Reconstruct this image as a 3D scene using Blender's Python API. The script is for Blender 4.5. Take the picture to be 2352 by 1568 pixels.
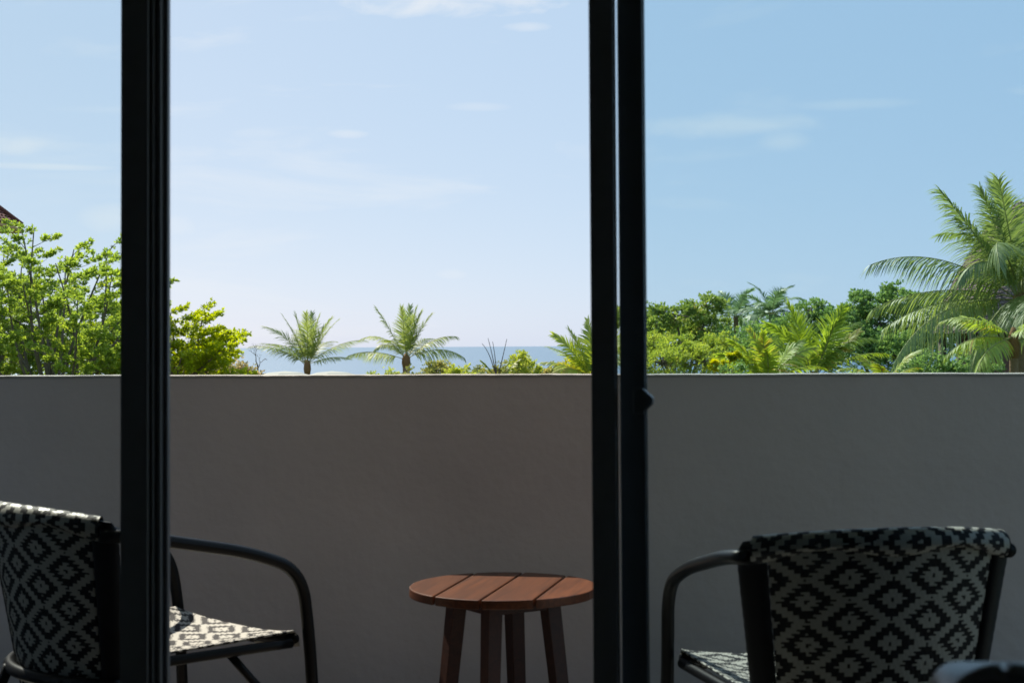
import bpy, bmesh, math, random
import numpy as np
from mathutils import Vector, Matrix, Euler

# ------------------------------------------------------------------ clear
for o in list(bpy.data.objects):
    bpy.data.objects.remove(o)
SC = bpy.context.scene
COL = SC.collection
R = math.radians
rng = np.random.default_rng(11)
random.seed(11)

# ------------------------------------------------------------------ camera
EYE = Vector((0, 0, 1.15))
YAW, PITCH, ROLL = R(10.0), R(1.65), R(-0.33)
LENS = 55.0
SHIFT = -0.0393
camd = bpy.data.cameras.new('camera')
camd.lens = LENS
camd.sensor_width = 36
camd.shift_y = SHIFT
camd.clip_start = 0.05
camd.clip_end = 90000
camd.dof.use_dof = True
camd.dof.focus_distance = 10.0
camd.dof.aperture_fstop = 9.0
cam = bpy.data.objects.new('camera', camd)
COL.objects.link(cam)
CAMROT = Matrix.Rotation(YAW, 3, 'Z') @ Matrix.Rotation(R(90) + PITCH, 3, 'X') @ Matrix.Rotation(ROLL, 3, 'Z')
cam.matrix_world = Matrix.Translation(EYE) @ CAMROT.to_4x4()
SC.camera = cam
FWD = Vector((-math.sin(YAW), math.cos(YAW), 0))
RGT = Vector((math.cos(YAW), math.sin(YAW), 0))


def at(px, py, d):
    """a point seen at (px, py) in a 2352-wide view of the place, d metres ahead"""
    k = 36.0 / LENS
    v = Vector((((px - 1176) / 2352) * k, ((784 - py) / 2352 + SHIFT) * k, -1))
    w = CAMROT @ v
    return EYE + w * (d / w.dot(FWD))


def ahead(x, d, z=0.0):
    p = RGT * x + FWD * d
    return Vector((p.x, p.y, z))


# ------------------------------------------------------------------ sky and sun
SUN_EL, SUN_AZ = R(47), R(-45)      # azimuth from +Y, negative to the left
world = bpy.data.worlds.new('World')
SC.world = world
world.use_nodes = True
nt = world.node_tree
nt.nodes.clear()
N, L = nt.nodes.new, nt.links.new
wout = N('ShaderNodeOutputWorld')
bg = N('ShaderNodeBackground')
sky = N('ShaderNodeTexSky')
sky.sky_type = 'NISHITA'
sky.sun_disc = False
sky.sun_elevation = SUN_EL
sky.sun_rotation = SUN_AZ
sky.air_density = 0.35
sky.dust_density = 1.0
sky.ozone_density = 3.0
bg.inputs['Strength'].default_value = 0.081
tc = N('ShaderNodeTexCoord')
# thin high cloud over the whole sky, stretched along the horizon
mp = N('ShaderNodeMapping')
mp.inputs['Scale'].default_value = (1.6, 1.6, 9.0)
mp.inputs['Location'].default_value = (3.1, 0.4, 0.7)
nz = N('ShaderNodeTexNoise')
nz.inputs['Scale'].default_value = 2.6
nz.inputs['Detail'].default_value = 9
nz.inputs['Roughness'].default_value = 0.62
nz.inputs['Distortion'].default_value = 0.5
rp = N('ShaderNodeMapRange')
rp.inputs['From Min'].default_value = 0.54
rp.inputs['From Max'].default_value = 0.82
rp.inputs['To Max'].default_value = 0.55
L(tc.outputs['Generated'], mp.inputs['Vector'])
L(mp.outputs['Vector'], nz.inputs['Vector'])
L(nz.outputs['Fac'], rp.inputs['Value'])
# ragged detail for the few separate clouds
mp2 = N('ShaderNodeMapping')
mp2.inputs['Scale'].default_value = (1, 1, 2.6)
nz2 = N('ShaderNodeTexNoise')
nz2.inputs['Scale'].default_value = 16
nz2.inputs['Detail'].default_value = 8
nz2.inputs['Roughness'].default_value = 0.62
nz2.inputs['Distortion'].default_value = 0.6
L(tc.outputs['Generated'], mp2.inputs['Vector'])
L(mp2.outputs['Vector'], nz2.inputs['Vector'])


def math_node(op, a, b=None, clamp=False):
    m = N('ShaderNodeMath')
    m.operation = op
    m.use_clamp = clamp
    for i, v in enumerate((a, b)):
        if v is None:
            continue
        if isinstance(v, (int, float)):
            m.inputs[i].default_value = v
        else:
            L(v, m.inputs[i])
    return m.outputs[0]


def cloud(px, py, hw, hh, amount, soft=1.0):
    """one cloud standing in a given direction of the sky"""
    c = (at(px, py, 100) - EYE).normalized()
    rx = Vector((c.y, -c.x, 0)).normalized()
    up = rx.cross(c).normalized()
    dots = []
    for ax, sz in ((rx, hw), (up, hh)):
        d = N('ShaderNodeVectorMath')
        d.operation = 'DOT_PRODUCT'
        L(tc.outputs['Generated'], d.inputs[0])
        d.inputs[1].default_value = ax
        e = math_node('SUBTRACT', d.outputs['Value'], ax.dot(c))
        e = math_node('DIVIDE', e, sz / 3593.0)
        dots.append(math_node('MULTIPLY', e, e))
    fr = N('ShaderNodeVectorMath')
    fr.operation = 'DOT_PRODUCT'
    L(tc.outputs['Generated'], fr.inputs[0])
    fr.inputs[1].default_value = c
    front = math_node('GREATER_THAN', fr.outputs['Value'], 0.5)
    r2 = math_node('ADD', dots[0], dots[1])
    m = math_node('SUBTRACT', 1.0, r2)
    n = math_node('MULTIPLY', math_node('SUBTRACT', nz2.outputs['Fac'], 0.5), 4.2 * soft)
    m = math_node('ADD', m, n)
    m = math_node('MULTIPLY', m, 0.75, clamp=True)
    m = math_node('MULTIPLY', m, math_node('MULTIPLY', front, amount))
    return m


clouds = rp.outputs['Result']
for args in [(960, -12, 300, 52, 0.75), (1215, 62, 60, 12, 0.4, 0.6), (800, 308, 52, 12, 0.5, 0.5),
             (1095, 246, 80, 12, 0.28, 0.5), (20, 330, 110, 26, 0.6), (90, 382, 170, 9, 0.6, 0.4),
             (250, 500, 75, 32, 0.5, 0.8), (400, 520, 60, 26, 0.35, 0.6), (1640, 285, 260, 30, 0.42),
             (1800, 325, 60, 26, 0.36, 0.6), (1960, 240, 150, 14, 0.3, 0.5), (1040, 630, 40, 14, 0.3, 0.5),
             (2700, 200, 300, 60, 0.5), (-500, 250, 320, 60, 0.5)]:
    clouds = math_node('MAXIMUM', clouds, cloud(*args))
mx = N('ShaderNodeMix')
mx.data_type = 'RGBA'
L(clouds, mx.inputs['Factor'])
tint = N('ShaderNodeMix')
tint.data_type = 'RGBA'
tint.blend_type = 'MULTIPLY'
tint.inputs['Factor'].default_value = 1.0
L(sky.outputs['Color'], tint.inputs['A'])
tint.inputs['B'].default_value = (0.485, 0.300, 0.135, 1)
veil = N('ShaderNodeMix')           # even tropical haze over the whole sky
veil.data_type = 'RGBA'
veil.blend_type = 'ADD'
veil.inputs['Factor'].default_value = 1.0
L(tint.outputs['Result'], veil.inputs['A'])
veil.inputs['B'].default_value = (2.66, 3.98, 5.6, 1)
L(veil.outputs['Result'], mx.inputs['A'])
mx.inputs['B'].default_value = (6.3, 6.45, 6.6, 1)
L(mx.outputs['Result'], bg.inputs['Color'])
L(bg.outputs['Background'], wout.inputs['Surface'])

sd = bpy.data.lights.new('sun', 'SUN')
sd.energy = 5.0
sd.angle = R(0.53)
sd.color = (1.0, 0.91, 0.76)
sun = bpy.data.objects.new('sun', sd)
COL.objects.link(sun)
SUNV = Vector((math.sin(SUN_AZ) * math.cos(SUN_EL), math.cos(SUN_AZ) * math.cos(SUN_EL), math.sin(SUN_EL)))
sun.rotation_euler = SUNV.to_track_quat('Z', 'Y').to_euler()
sun.location = SUNV * 60

SC.view_settings.view_transform = 'Standard'
SC.view_settings.look = 'None'
SC.view_settings.gamma = 1
SC.view_settings.exposure = 0.8
SC.render.engine = 'CYCLES'
SC.cycles.max_bounces = 10
SC.cycles.transparent_max_bounces = 24
SC.cycles.use_denoising = True
SC.cycles.caustics_reflective = False
SC.cycles.caustics_refractive = False


# ------------------------------------------------------------------ materials
def mat(name, color, rough=0.6, spec=0.5, metal=0.0, noise=None, bump=None, coat=0.0):
    """noise=(scale, amount) mottles the colour, bump=(scale, strength, distance) raises fine relief"""
    m = bpy.data.materials.new(name)
    m.use_nodes = True
    t = m.node_tree
    b = t.nodes['Principled BSDF']
    b.inputs['Base Color'].default_value = (*color, 1)
    b.inputs['Roughness'].default_value = rough
    b.inputs['Specular IOR Level'].default_value = spec
    b.inputs['Metallic'].default_value = metal
    b.inputs['Coat Weight'].default_value = coat
    c = t.nodes.new('ShaderNodeTexCoord')
    if noise:
        n = t.nodes.new('ShaderNodeTexNoise')
        n.inputs['Scale'].default_value = noise[0]
        n.inputs['Detail'].default_value = 6
        t.links.new(c.outputs['Object'], n.inputs['Vector'])
        x = t.nodes.new('ShaderNodeMix')
        x.data_type = 'RGBA'
        a = noise[1]
        x.inputs['A'].default_value = (*[v * (1 - a) for v in color], 1)
        x.inputs['B'].default_value = (*[min(1, v * (1 + a)) for v in color], 1)
        t.links.new(n.outputs['Fac'], x.inputs['Factor'])
        t.links.new(x.outputs['Result'], b.inputs['Base Color'])
    if bump:
        n = t.nodes.new('ShaderNodeTexNoise')
        n.inputs['Scale'].default_value = bump[0]
        n.inputs['Detail'].default_value = 5
        t.links.new(c.outputs['Object'], n.inputs['Vector'])
        u = t.nodes.new('ShaderNodeBump')
        u.inputs['Strength'].default_value = bump[1]
        u.inputs['Distance'].default_value = bump[2]
        t.links.new(n.outputs['Fac'], u.inputs['Height'])
        t.links.new(u.outputs['Normal'], b.inputs['Normal'])
    return m


def leaf_mat(name, dark, light, third=None, trans=0.45, rough=0.45, gloss=0.12):
    """foliage: each leaf takes its own colour from the 'tint' attribute and lets light through"""
    m = bpy.data.materials.new(name)
    m.use_nodes = True
    t = m.node_tree
    t.nodes.clear()
    o = t.nodes.new('ShaderNodeOutputMaterial')
    a = t.nodes.new('ShaderNodeAttribute')
    a.attribute_name = 'tint'
    r = t.nodes.new('ShaderNodeValToRGB')
    dark, light = [c * 1.85 for c in dark], [c * 1.85 for c in light]
    r.color_ramp.elements[0].color = (*dark, 1)
    r.color_ramp.elements[1].color = (*light, 1)
    if third:
        r.color_ramp.elements[1].position = 0.82
        e = r.color_ramp.elements.new(1.0)
        e.color = (*third, 1)
    t.links.new(a.outputs['Fac'], r.inputs['Fac'])
    d = t.nodes.new('ShaderNodeBsdfDiffuse')
    tr = t.nodes.new('ShaderNodeBsdfTranslucent')
    hs = t.nodes.new('ShaderNodeHueSaturation')
    hs.inputs['Hue'].default_value = 0.485
    hs.inputs['Saturation'].default_value = 1.08
    hs.inputs['Value'].default_value = 1.5
    g = t.nodes.new('ShaderNodeBsdfGlossy')
    g.inputs['Roughness'].default_value = rough
    m1 = t.nodes.new('ShaderNodeMixShader')
    m1.inputs[0].default_value = trans
    m2 = t.nodes.new('ShaderNodeMixShader')
    m2.inputs[0].default_value = gloss
    t.links.new(r.outputs['Color'], d.inputs['Color'])
    t.links.new(r.outputs['Color'], hs.inputs['Color'])
    t.links.new(hs.outputs['Color'], tr.inputs['Color'])
    t.links.new(d.outputs[0], m1.inputs[1])
    t.links.new(tr.outputs[0], m1.inputs[2])
    t.links.new(m1.outputs[0], m2.inputs[1])
    t.links.new(g.outputs[0], m2.inputs[2])
    t.links.new(m2.outputs[0], o.inputs['Surface'])
    return m


def glass_mat():
    m = bpy.data.materials.new('tinted_glass')
    m.use_nodes = True
    t = m.node_tree
    t.nodes.clear()
    o = t.nodes.new('ShaderNodeOutputMaterial')
    tr = t.nodes.new('ShaderNodeBsdfTransparent')
    tr.inputs['Color'].default_value = (0.920, 0.964, 0.980, 1)     # per face, two faces to a pane
    g = t.nodes.new('ShaderNodeBsdfGlossy')
    g.inputs['Roughness'].default_value = 0.0
    f = t.nodes.new('ShaderNodeFresnel')
    f.inputs['IOR'].default_value = 1.25
    x = t.nodes.new('ShaderNodeMixShader')
    t.links.new(f.outputs[0], x.inputs[0])
    t.links.new(tr.outputs[0], x.inputs[1])
    t.links.new(g.outputs[0], x.inputs[2])
    t.links.new(x.outputs[0], o.inputs['Surface'])
    return m


def wood_mat(name, c1, c2, rough=0.35):
    m = bpy.data.materials.new(name)
    m.use_nodes = True
    t = m.node_tree
    b = t.nodes['Principled BSDF']
    b.inputs['Roughness'].default_value = rough
    b.inputs['Specular IOR Level'].default_value = 0.36
    c = t.nodes.new('ShaderNodeTexCoord')
    mpn = t.nodes.new('ShaderNodeMapping')
    mpn.inputs['Scale'].default_value = (60, 3.0, 60)
    n = t.nodes.new('ShaderNodeTexNoise')
    n.inputs['Scale'].default_value = 1.0
    n.inputs['Detail'].default_value = 7
    n.inputs['Distortion'].default_value = 1.2
    r = t.nodes.new('ShaderNodeValToRGB')
    r.color_ramp.elements[0].position = 0.3
    r.color_ramp.elements[1].position = 0.72
    r.color_ramp.elements[0].color = (*c1, 1)
    r.color_ramp.elements[1].color = (*c2, 1)
    oi = t.nodes.new('ShaderNodeObjectInfo')
    hv = t.nodes.new('ShaderNodeHueSaturation')
    mr = t.nodes.new('ShaderNodeMapRange')
    mr.inputs['To Min'].default_value = 0.85
    mr.inputs['To Max'].default_value = 1.15
    bp = t.nodes.new('ShaderNodeBump')
    bp.inputs['Strength'].default_value = 0.15
    bp.inputs['Distance'].default_value = 0.001
    k = t.links.new
    k(c.outputs['Object'], mpn.inputs['Vector'])
    k(mpn.outputs['Vector'], n.inputs['Vector'])
    k(n.outputs['Fac'], r.inputs['Fac'])
    k(r.outputs['Color'], hv.inputs['Color'])
    k(oi.outputs['Random'], mr.inputs['Value'])
    k(mr.outputs['Result'], hv.inputs['Value'])
    k(hv.outputs['Color'], b.inputs['Base Color'])
    k(n.outputs['Fac'], bp.inputs['Height'])
    k(bp.outputs['Normal'], b.inputs['Normal'])
    return m


M = dict(
    plaster=mat('taupe_plaster', (0.60, 0.535, 0.525), 0.85, 0.2, noise=(2.2, 0.16), bump=(26, 0.45, 0.006)),
    cap=mat('white_plaster_cap', (0.38, 0.36, 0.335), 0.8, 0.2, noise=(9, 0.35), bump=(60, 0.3, 0.003)),
    soffit=mat('soffit_paint', (0.74, 0.72, 0.69), 0.8, 0.2, noise=(3, 0.05)),
    room=mat('room_paint', (0.66, 0.64, 0.61), 0.85, 0.2, noise=(3, 0.05)),
    roomfloor=mat('room_floor', (0.30, 0.24, 0.19), 0.45, noise=(4, 0.2)),
    tile=mat('balcony_tile', (0.20, 0.182, 0.165), 0.6, noise=(5, 0.18), bump=(90, 0.2, 0.002)),
    grout=mat('grout', (0.12, 0.10, 0.085), 0.9),
    alu=mat('black_aluminium', (0.15, 0.172, 0.195), 0.36, 0.5, noise=(40, 0.12)),
    rubber=mat('black_rubber', (0.012, 0.012, 0.013), 0.6),
    glass=glass_mat(),
    tube=mat('black_tube', (0.005, 0.005, 0.006), 0.36, 0.16, noise=(60, 0.2), bump=(300, 0.1, 0.0005)),
    wrap=mat('black_wrap', (0.006, 0.006, 0.008), 0.5, 0.12, noise=(50, 0.25)),
    cream=mat('cream_strand', (0.345, 0.338, 0.305), 0.45, 0.45, noise=(35, 0.10)),
    black=mat('black_strand', (0.009, 0.009, 0.012), 0.6, 0.15, noise=(45, 0.2)),
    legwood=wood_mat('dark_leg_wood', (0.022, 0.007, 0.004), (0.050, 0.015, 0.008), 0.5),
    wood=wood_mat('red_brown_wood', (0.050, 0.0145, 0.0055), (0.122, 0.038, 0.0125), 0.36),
    fabric=mat('dark_leather', (0.020, 0.022, 0.030), 0.34, 0.6, noise=(60, 0.3), bump=(240, 0.15, 0.0006)),
    piping=mat('rim_lit_piping', (0.10, 0.115, 0.15), 0.38, 0.6),  # pale blue-grey puts the sky's rim light into the piping colour
    bark=mat('grey_bark', (0.15, 0.125, 0.095), 0.9, 0.1, noise=(9, 0.35), bump=(22, 0.7, 0.02)),
    palmbark=mat('palm_bark', (0.23, 0.155, 0.10), 0.9, 0.1, noise=(14, 0.4), bump=(18, 0.7, 0.03)),
    fibre=mat('brown_fibre', (0.20, 0.115, 0.055), 0.95, 0.1, noise=(30, 0.4), bump=(60, 0.6, 0.02)),
    rachis=mat('frond_stalk', (0.26, 0.27, 0.09), 0.5, 0.3, noise=(6, 0.25)),
    stalk=mat('grey_stalk', (0.10, 0.085, 0.075), 0.8, 0.1, noise=(8, 0.3)),
    ground=mat('earth_and_grass', (0.075, 0.085, 0.035), 0.95, 0.1, noise=(0.35, 0.5), bump=(3, 0.6, 0.1)),
    sand=mat('sand', (0.42, 0.36, 0.27), 0.95, 0.1, noise=(0.5, 0.15)),
    shingle=mat('weathered_shingle', (0.22, 0.165, 0.145), 0.9, 0.1, noise=(3.5, 0.4), bump=(14, 0.8, 0.05)),
    brick=mat('red_brown_brick', (0.20, 0.11, 0.085), 0.9, 0.1, noise=(6, 0.4), bump=(12, 0.8, 0.03)),
    rooftile=mat('red_roof_tile', (0.16, 0.055, 0.045), 0.75, 0.2, noise=(5, 0.35)),
    trim=mat('ochre_trim', (0.45, 0.27, 0.09), 0.7, 0.2, noise=(8, 0.2)),
    housewall=mat('house_wall', (0.5, 0.42, 0.32), 0.85, 0.2, noise=(3, 0.1)),
    canvas=mat('white_canvas', (0.30, 0.32, 0.29), 0.8, 0.2, noise=(4, 0.05)),
    pole=mat('pole_metal', (0.3, 0.3, 0.3), 0.4, 0.5),
    window=mat('dark_pane', (0.02, 0.03, 0.035), 0.08, 0.6),
    # foliage
    lf_palm=leaf_mat('palm_leaf', (0.064, 0.106, 0.030), (0.165, 0.20, 0.048), (0.42, 0.36, 0.12), 0.48, 0.5, 0.07),
    lf_palm_far=leaf_mat('far_palm_leaf', (0.062, 0.115, 0.050), (0.13, 0.18, 0.070), (0.26, 0.26, 0.11), 0.4, 0.5, 0.07),
    lf_palm_yel=leaf_mat('yellow_palm_leaf', (0.075, 0.125, 0.022), (0.20, 0.25, 0.03), (0.40, 0.30, 0.06), 0.5, 0.5, 0.05),
    lf_tier=leaf_mat('tiered_tree_leaf', (0.085, 0.135, 0.026), (0.185, 0.24, 0.032), (0.42, 0.44, 0.08), 0.56, 0.5, 0.045),
    lf_bright=leaf_mat('bright_tree_leaf', (0.11, 0.155, 0.011), (0.225, 0.27, 0.016), (0.42, 0.44, 0.04), 0.55, 0.5, 0.045),
    lf_dark=leaf_mat('dark_tree_leaf', (0.064, 0.120, 0.034), (0.145, 0.22, 0.058), (0.30, 0.38, 0.10), 0.36, 0.5, 0.05),
    lf_almond=leaf_mat('almond_leaf', (0.075, 0.120, 0.030), (0.18, 0.23, 0.044), (0.36, 0.30, 0.08), 0.38, 0.5, 0.05),
    lf_feather=leaf_mat('feather_leaf', (0.13, 0.18, 0.028), (0.24, 0.27, 0.045), (0.42, 0.42, 0.09), 0.45, 0.5, 0.04),
    lf_croton=leaf_mat('croton_leaf', (0.12, 0.16, 0.012), (0.40, 0.37, 0.02), (0.52, 0.44, 0.03), 0.45, 0.5, 0.045),
    lf_hedge=leaf_mat('hedge_leaf', (0.08, 0.105, 0.030), (0.20, 0.20, 0.055), (0.34, 0.23, 0.12), 0.42, 0.5, 0.04),
    lf_flower=leaf_mat('flowering_leaf', (0.10, 0.105, 0.045), (0.32, 0.26, 0.13), (0.48, 0.24, 0.20), 0.4, 0.5, 0.05),
)


def sea_mat():
    m = mat('sea_water', (0.060, 0.135, 0.26), 0.5, 0.34)
    t = m.node_tree
    b = t.nodes['Principled BSDF']
    c = t.nodes.new('ShaderNodeTexCoord')
    mpn = t.nodes.new('ShaderNodeMapping')
    mpn.inputs['Scale'].default_value = (0.02, 0.035, 1)
    n = t.nodes.new('ShaderNodeTexNoise')
    n.inputs['Scale'].default_value = 1.0
    n.inputs['Detail'].default_value = 8
    n.inputs['Roughness'].default_value = 0.7
    u = t.nodes.new('ShaderNodeBump')
    u.inputs['Strength'].default_value = 1.0
    u.inputs['Distance'].default_value = 2.0
    x = t.nodes.new('ShaderNodeMix')
    x.data_type = 'RGBA'
    x.inputs['A'].default_value = (0.055, 0.12, 0.20, 1)
    x.inputs['B'].default_value = (0.085, 0.155, 0.24, 1)
    t.links.new(c.outputs['Object'], mpn.inputs['Vector'])
    t.links.new(mpn.outputs['Vector'], n.inputs['Vector'])
    t.links.new(n.outputs['Fac'], u.inputs['Height'])
    t.links.new(n.outputs['Fac'], x.inputs['Factor'])
    t.links.new(x.outputs['Result'], b.inputs['Base Color'])
    t.links.new(u.outputs['Normal'], b.inputs['Normal'])
    return m


M['sea'] = sea_mat()


# ------------------------------------------------------------------ mesh helpers
def tag(o, label=None, cat=None, group=None, kind=None):
    if label:
        o['label'] = label
    if cat:
        o['category'] = cat
    if group:
        o['group'] = group
    if kind:
        o['kind'] = kind
    return o


def thing(name, label, cat, loc=(0, 0, 0), rz=0.0, group=None):
    e = bpy.data.objects.new(name, None)
    e.empty_display_size = 0.2
    COL.objects.link(e)
    e.location = loc
    e.rotation_euler = (0, 0, rz)
    return tag(e, label, cat, group)


def link(name, me, parent=None):
    o = bpy.data.objects.new(name, me)
    COL.objects.link(o)
    if parent is not None:
        o.parent = parent
    return o


class MB:
    """collects shapes, then builds ONE mesh object"""

    def __init__(s):
        s.v, s.f, s.m = [], [], []

    def add(s, verts, faces, mi=0):
        k = len(s.v)
        s.v += [tuple(p) for p in verts]
        s.f += [tuple(i + k for i in f) for f in faces]
        s.m += [mi] * len(faces)
        return s

    def box(s, a, b, mi=0):
        (x0, y0, z0), (x1, y1, z1) = a, b
        return s.add([(x0, y0, z0), (x1, y0, z0), (x1, y1, z0), (x0, y1, z0), (x0, y0, z1), (x1, y0, z1), (x1, y1, z1), (x0, y1, z1)],
                     [(0, 3, 2, 1), (4, 5, 6, 7), (0, 1, 5, 4), (1, 2, 6, 5), (2, 3, 7, 6), (3, 0, 4, 7)], mi)

    def tube(s, pts, rad, n=10, mi=0, cap=True):
        pts = [Vector(p) for p in pts]
        rads = rad if isinstance(rad, (list, tuple)) else [rad] * len(pts)
        ref = None
        vs, fs = [], []
        for i, p in enumerate(pts):
            d = (pts[min(i + 1, len(pts) - 1)] - pts[max(i - 1, 0)])
            if d.length < 1e-9:
                d = Vector((0, 0, 1))
            d.normalize()
            if ref is None:
                ref = Vector((0, 0, 1)) if abs(d.z) < 0.9 else Vector((1, 0, 0))
            a = d.cross(ref)
            if a.length < 1e-6:
                a = d.orthogonal()
            a.normalize()
            b = d.cross(a).normalized()
            ref = -b.cross(d).cross(d) if False else ref
            for k in range(n):
                t = 2 * math.pi * k / n
                vs.append(p + (a * math.cos(t) + b * math.sin(t)) * rads[i])
        for i in range(len(pts) - 1):
            for k in range(n):
                fs.append((i * n + k, i * n + (k + 1) % n, (i + 1) * n + (k + 1) % n, (i + 1) * n + k))
        if cap:
            fs.append(tuple(range(n))[::-1])
            fs.append(tuple((len(pts) - 1) * n + k for k in range(n)))
        return s.add(vs, fs, mi)

    def build(s, name, mats, parent=None, smooth=False, bevel=0.0):
        me = bpy.data.meshes.new(name)
        me.from_pydata(s.v, [], s.f)
        if not isinstance(mats, (list, tuple)):
            mats = [mats]
        for m in mats:
            me.materials.append(m)
        if len(mats) > 1:
            me.polygons.foreach_set('material_index', s.m)
        if bevel:
            bm = bmesh.new()
            bm.from_mesh(me)
            bmesh.ops.bevel(bm, geom=[e for e in bm.edges if e.calc_face_angle(0) > 0.5], offset=bevel, segments=2, profile=0.6, affect='EDGES')
            bm.to_mesh(me)
            bm.free()
        if smooth:
            me.shade_smooth()
        me.update()
        return link(name, me, parent)


def smooth_path(pts, rad=0.06, n=7):
    """polyline with its corners rounded"""
    pts = [Vector(p) for p in pts]
    out = [pts[0]]
    for i in range(1, len(pts) - 1):
        a, p, b = pts[i - 1], pts[i], pts[i + 1]
        ra = min(rad, (a - p).length * 0.48)
        rb = min(rad, (b - p).length * 0.48)
        p0 = p + (a - p).normalized() * ra
        p1 = p + (b - p).normalized() * rb
        for k in range(n + 1):
            t = k / n
            out.append(p0 * (1 - t) ** 2 + p * 2 * t * (1 - t) + p1 * t * t)
    out.append(pts[-1])
    return out


def array_mesh(name, V, F, mats, tint=None, mi=None, smooth=False):
    """mesh from numpy arrays of vertices and quads"""
    me = bpy.data.meshes.new(name)
    V = np.asarray(V, dtype=np.float32)
    F = np.asarray(F, dtype=np.int32)
    me.vertices.add(len(V))
    me.vertices.foreach_set('co', V.ravel())
    n, k = F.shape
    me.loops.add(n * k)
    me.loops.foreach_set('vertex_index', F.ravel())
    me.polygons.add(n)
    me.polygons.foreach_set('loop_start', np.arange(0, n * k, k, dtype=np.int32))
    if not isinstance(mats, (list, tuple)):
        mats = [mats]
    for m in mats:
        me.materials.append(m)
    if mi is not None:
        me.polygons.foreach_set('material_index', np.asarray(mi, dtype=np.int32))
    if tint is not None:
        a = me.attributes.new('tint', 'FLOAT', 'FACE')
        a.data.foreach_set('value', np.asarray(tint, dtype=np.float32))
    me.update(calc_edges=True)
    if smooth:
        me.shade_smooth()
    return me


# ================================================================== SETTING: land and sea
GZ = -6.5
b = MB()
b.add([(-400, -60, GZ), (400, -60, GZ), (400, 150, GZ), (-400, 150, GZ)], [(0, 1, 2, 3)])
tag(b.build('ground', M['ground']), kind='structure')
b = MB()
b.add([(-600, 150, GZ), (600, 150, GZ), (600, 215, -9.6), (-600, 215, -9.6)], [(0, 1, 2, 3)])
tag(b.build('beach', M['sand']), kind='structure')
b = MB()
b.add([(-60000, 195, -9.0), (60000, 195, -9.0), (60000, 70000, -9.0), (-60000, 70000, -9.0)], [(0, 1, 2, 3)])
tag(b.build('sea', M['sea']), kind='structure')

# ================================================================== SETTING: room and balcony
WY, WT, WH = 4.75, 0.14, 1.070          # parapet: inner face, thickness, height
DY = 2.46                                # sliding door plane
X0, X1 = -3.3, 2.4


def struct(name, boxes, m, bevel=0.0):
    k = MB()
    for a, c in boxes:
        k.box(a, c)
    return tag(k.build(name, m, bevel=bevel), kind='structure')


struct('room_floor', [((-2.7, -3.2, -0.2), (1.9, 2.40, 0.0))], M['roomfloor'])
struct('room_ceiling', [((-2.7, -3.2, 2.62), (1.9, 2.40, 2.8))], M['room'])
struct('wall_left', [((-2.85, -3.2, -0.2), (-2.7, 2.62, 2.8))], M['room'])
struct('wall_right', [((1.9, -3.2, -0.2), (2.05, 2.62, 2.8))], M['room'])
struct('wall_back', [((-2.85, -3.35, -0.2), (2.05, -3.2, 2.8))], M['room'])
struct('door_lintel', [((-2.7, 2.40, 2.36), (1.9, 2.62, 2.8))], M['soffit'])
struct('balcony_soffit', [((X0 - 0.2, 2.62, 2.82), (X1 + 0.2, 4.55, 3.0))], M['soffit'])
struct('added_side_wall', [((X0 - 0.15, 2.62, -0.3), (X0 - 0.002, WY + WT, 2.818))], M['plaster'])  # unseen wall added to cut light from the balcony's open left end
struct('building_wall', [((X0, -3.3, GZ), (X1, WY + WT, -0.3))], M['plaster'])
struct('balcony_slab', [((X0, 2.40, -0.3), (X1, WY, -0.014))], M['grout'])
fl = bpy.data.objects.new('balcony_floor', None)
COL.objects.link(fl)
tag(fl, kind='structure')
tb = MB()
tb.box((0.002, 0.002, -0.012), (0.328, 0.328, 0.0))
tme = None
nx = int((X1 - X0) / 0.33)
for i in range(nx):
    for j in range(7):
        if tme is None:
            o = tb.build('floor_tile', M['tile'], fl, bevel=0.002)
            tme = o.data
        else:
            o = link('floor_tile', tme, fl)
        o.location = (X0 + 0.02 + i * 0.33, 2.42 + j * 0.33, 0)

# parapet: subtly uneven plaster top
pw = thing('balcony_wall', 'taupe plastered balcony parapet wall behind the chairs and the round table', 'wall', (0, WY, 0))
n = 260
xs = np.linspace(X0, X1, n)
zt = WH - 0.012 + 0.0006 * np.sin(xs * 5.0) + 0.0004 * np.sin(xs * 17 + 1) + rng.normal(0, 0.00025, n)
b = MB()
for i in range(n - 1):
    a, c = xs[i], xs[i + 1]
    b.add([(a, 0, -0.3), (c, 0, -0.3), (c, 0, zt[i + 1] - 0.004), (a, 0, zt[i] - 0.004), (a, 0.005, zt[i]), (c, 0.005, zt[i + 1]),
           (a, WT, zt[i]), (c, WT, zt[i + 1]), (a, WT, -0.3), (c, WT, -0.3)],
          [(0, 1, 2, 3), (3, 2, 5, 4), (4, 5, 7, 6), (6, 7, 9, 8)])
b.add([(X0, 0, -0.3), (X0, 0, WH - .02), (X0, WT, WH - .02), (X0, WT, -0.3)], [(0, 1, 2, 3)])
b.add([(X1, 0, -0.3), (X1, WT, -0.3), (X1, WT, WH - .02), (X1, 0, WH - .02)], [(0, 1, 2, 3)])
b.build('wall_body', M['plaster'], pw)
b = MB()
for i in range(n - 1):
    a, c = xs[i], xs[i + 1]
    w0, w1 = -0.002 + 0.0006 * math.sin(a * 31), -0.002 + 0.0006 * math.sin(c * 31)
    b.add([(a, w0, zt[i] - 0.005), (c, w1, zt[i + 1] - 0.005), (c, w1, zt[i + 1] + 0.004), (a, w0, zt[i] + 0.004),
           (c, WT + 0.004, zt[i + 1] + 0.004), (a, WT + 0.004, zt[i] + 0.004), (c, WT + 0.004, zt[i + 1] - 0.02), (a, WT + 0.004, zt[i] - 0.02)],
          [(0, 1, 2, 3), (3, 2, 4, 5), (5, 4, 6, 7)])
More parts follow.
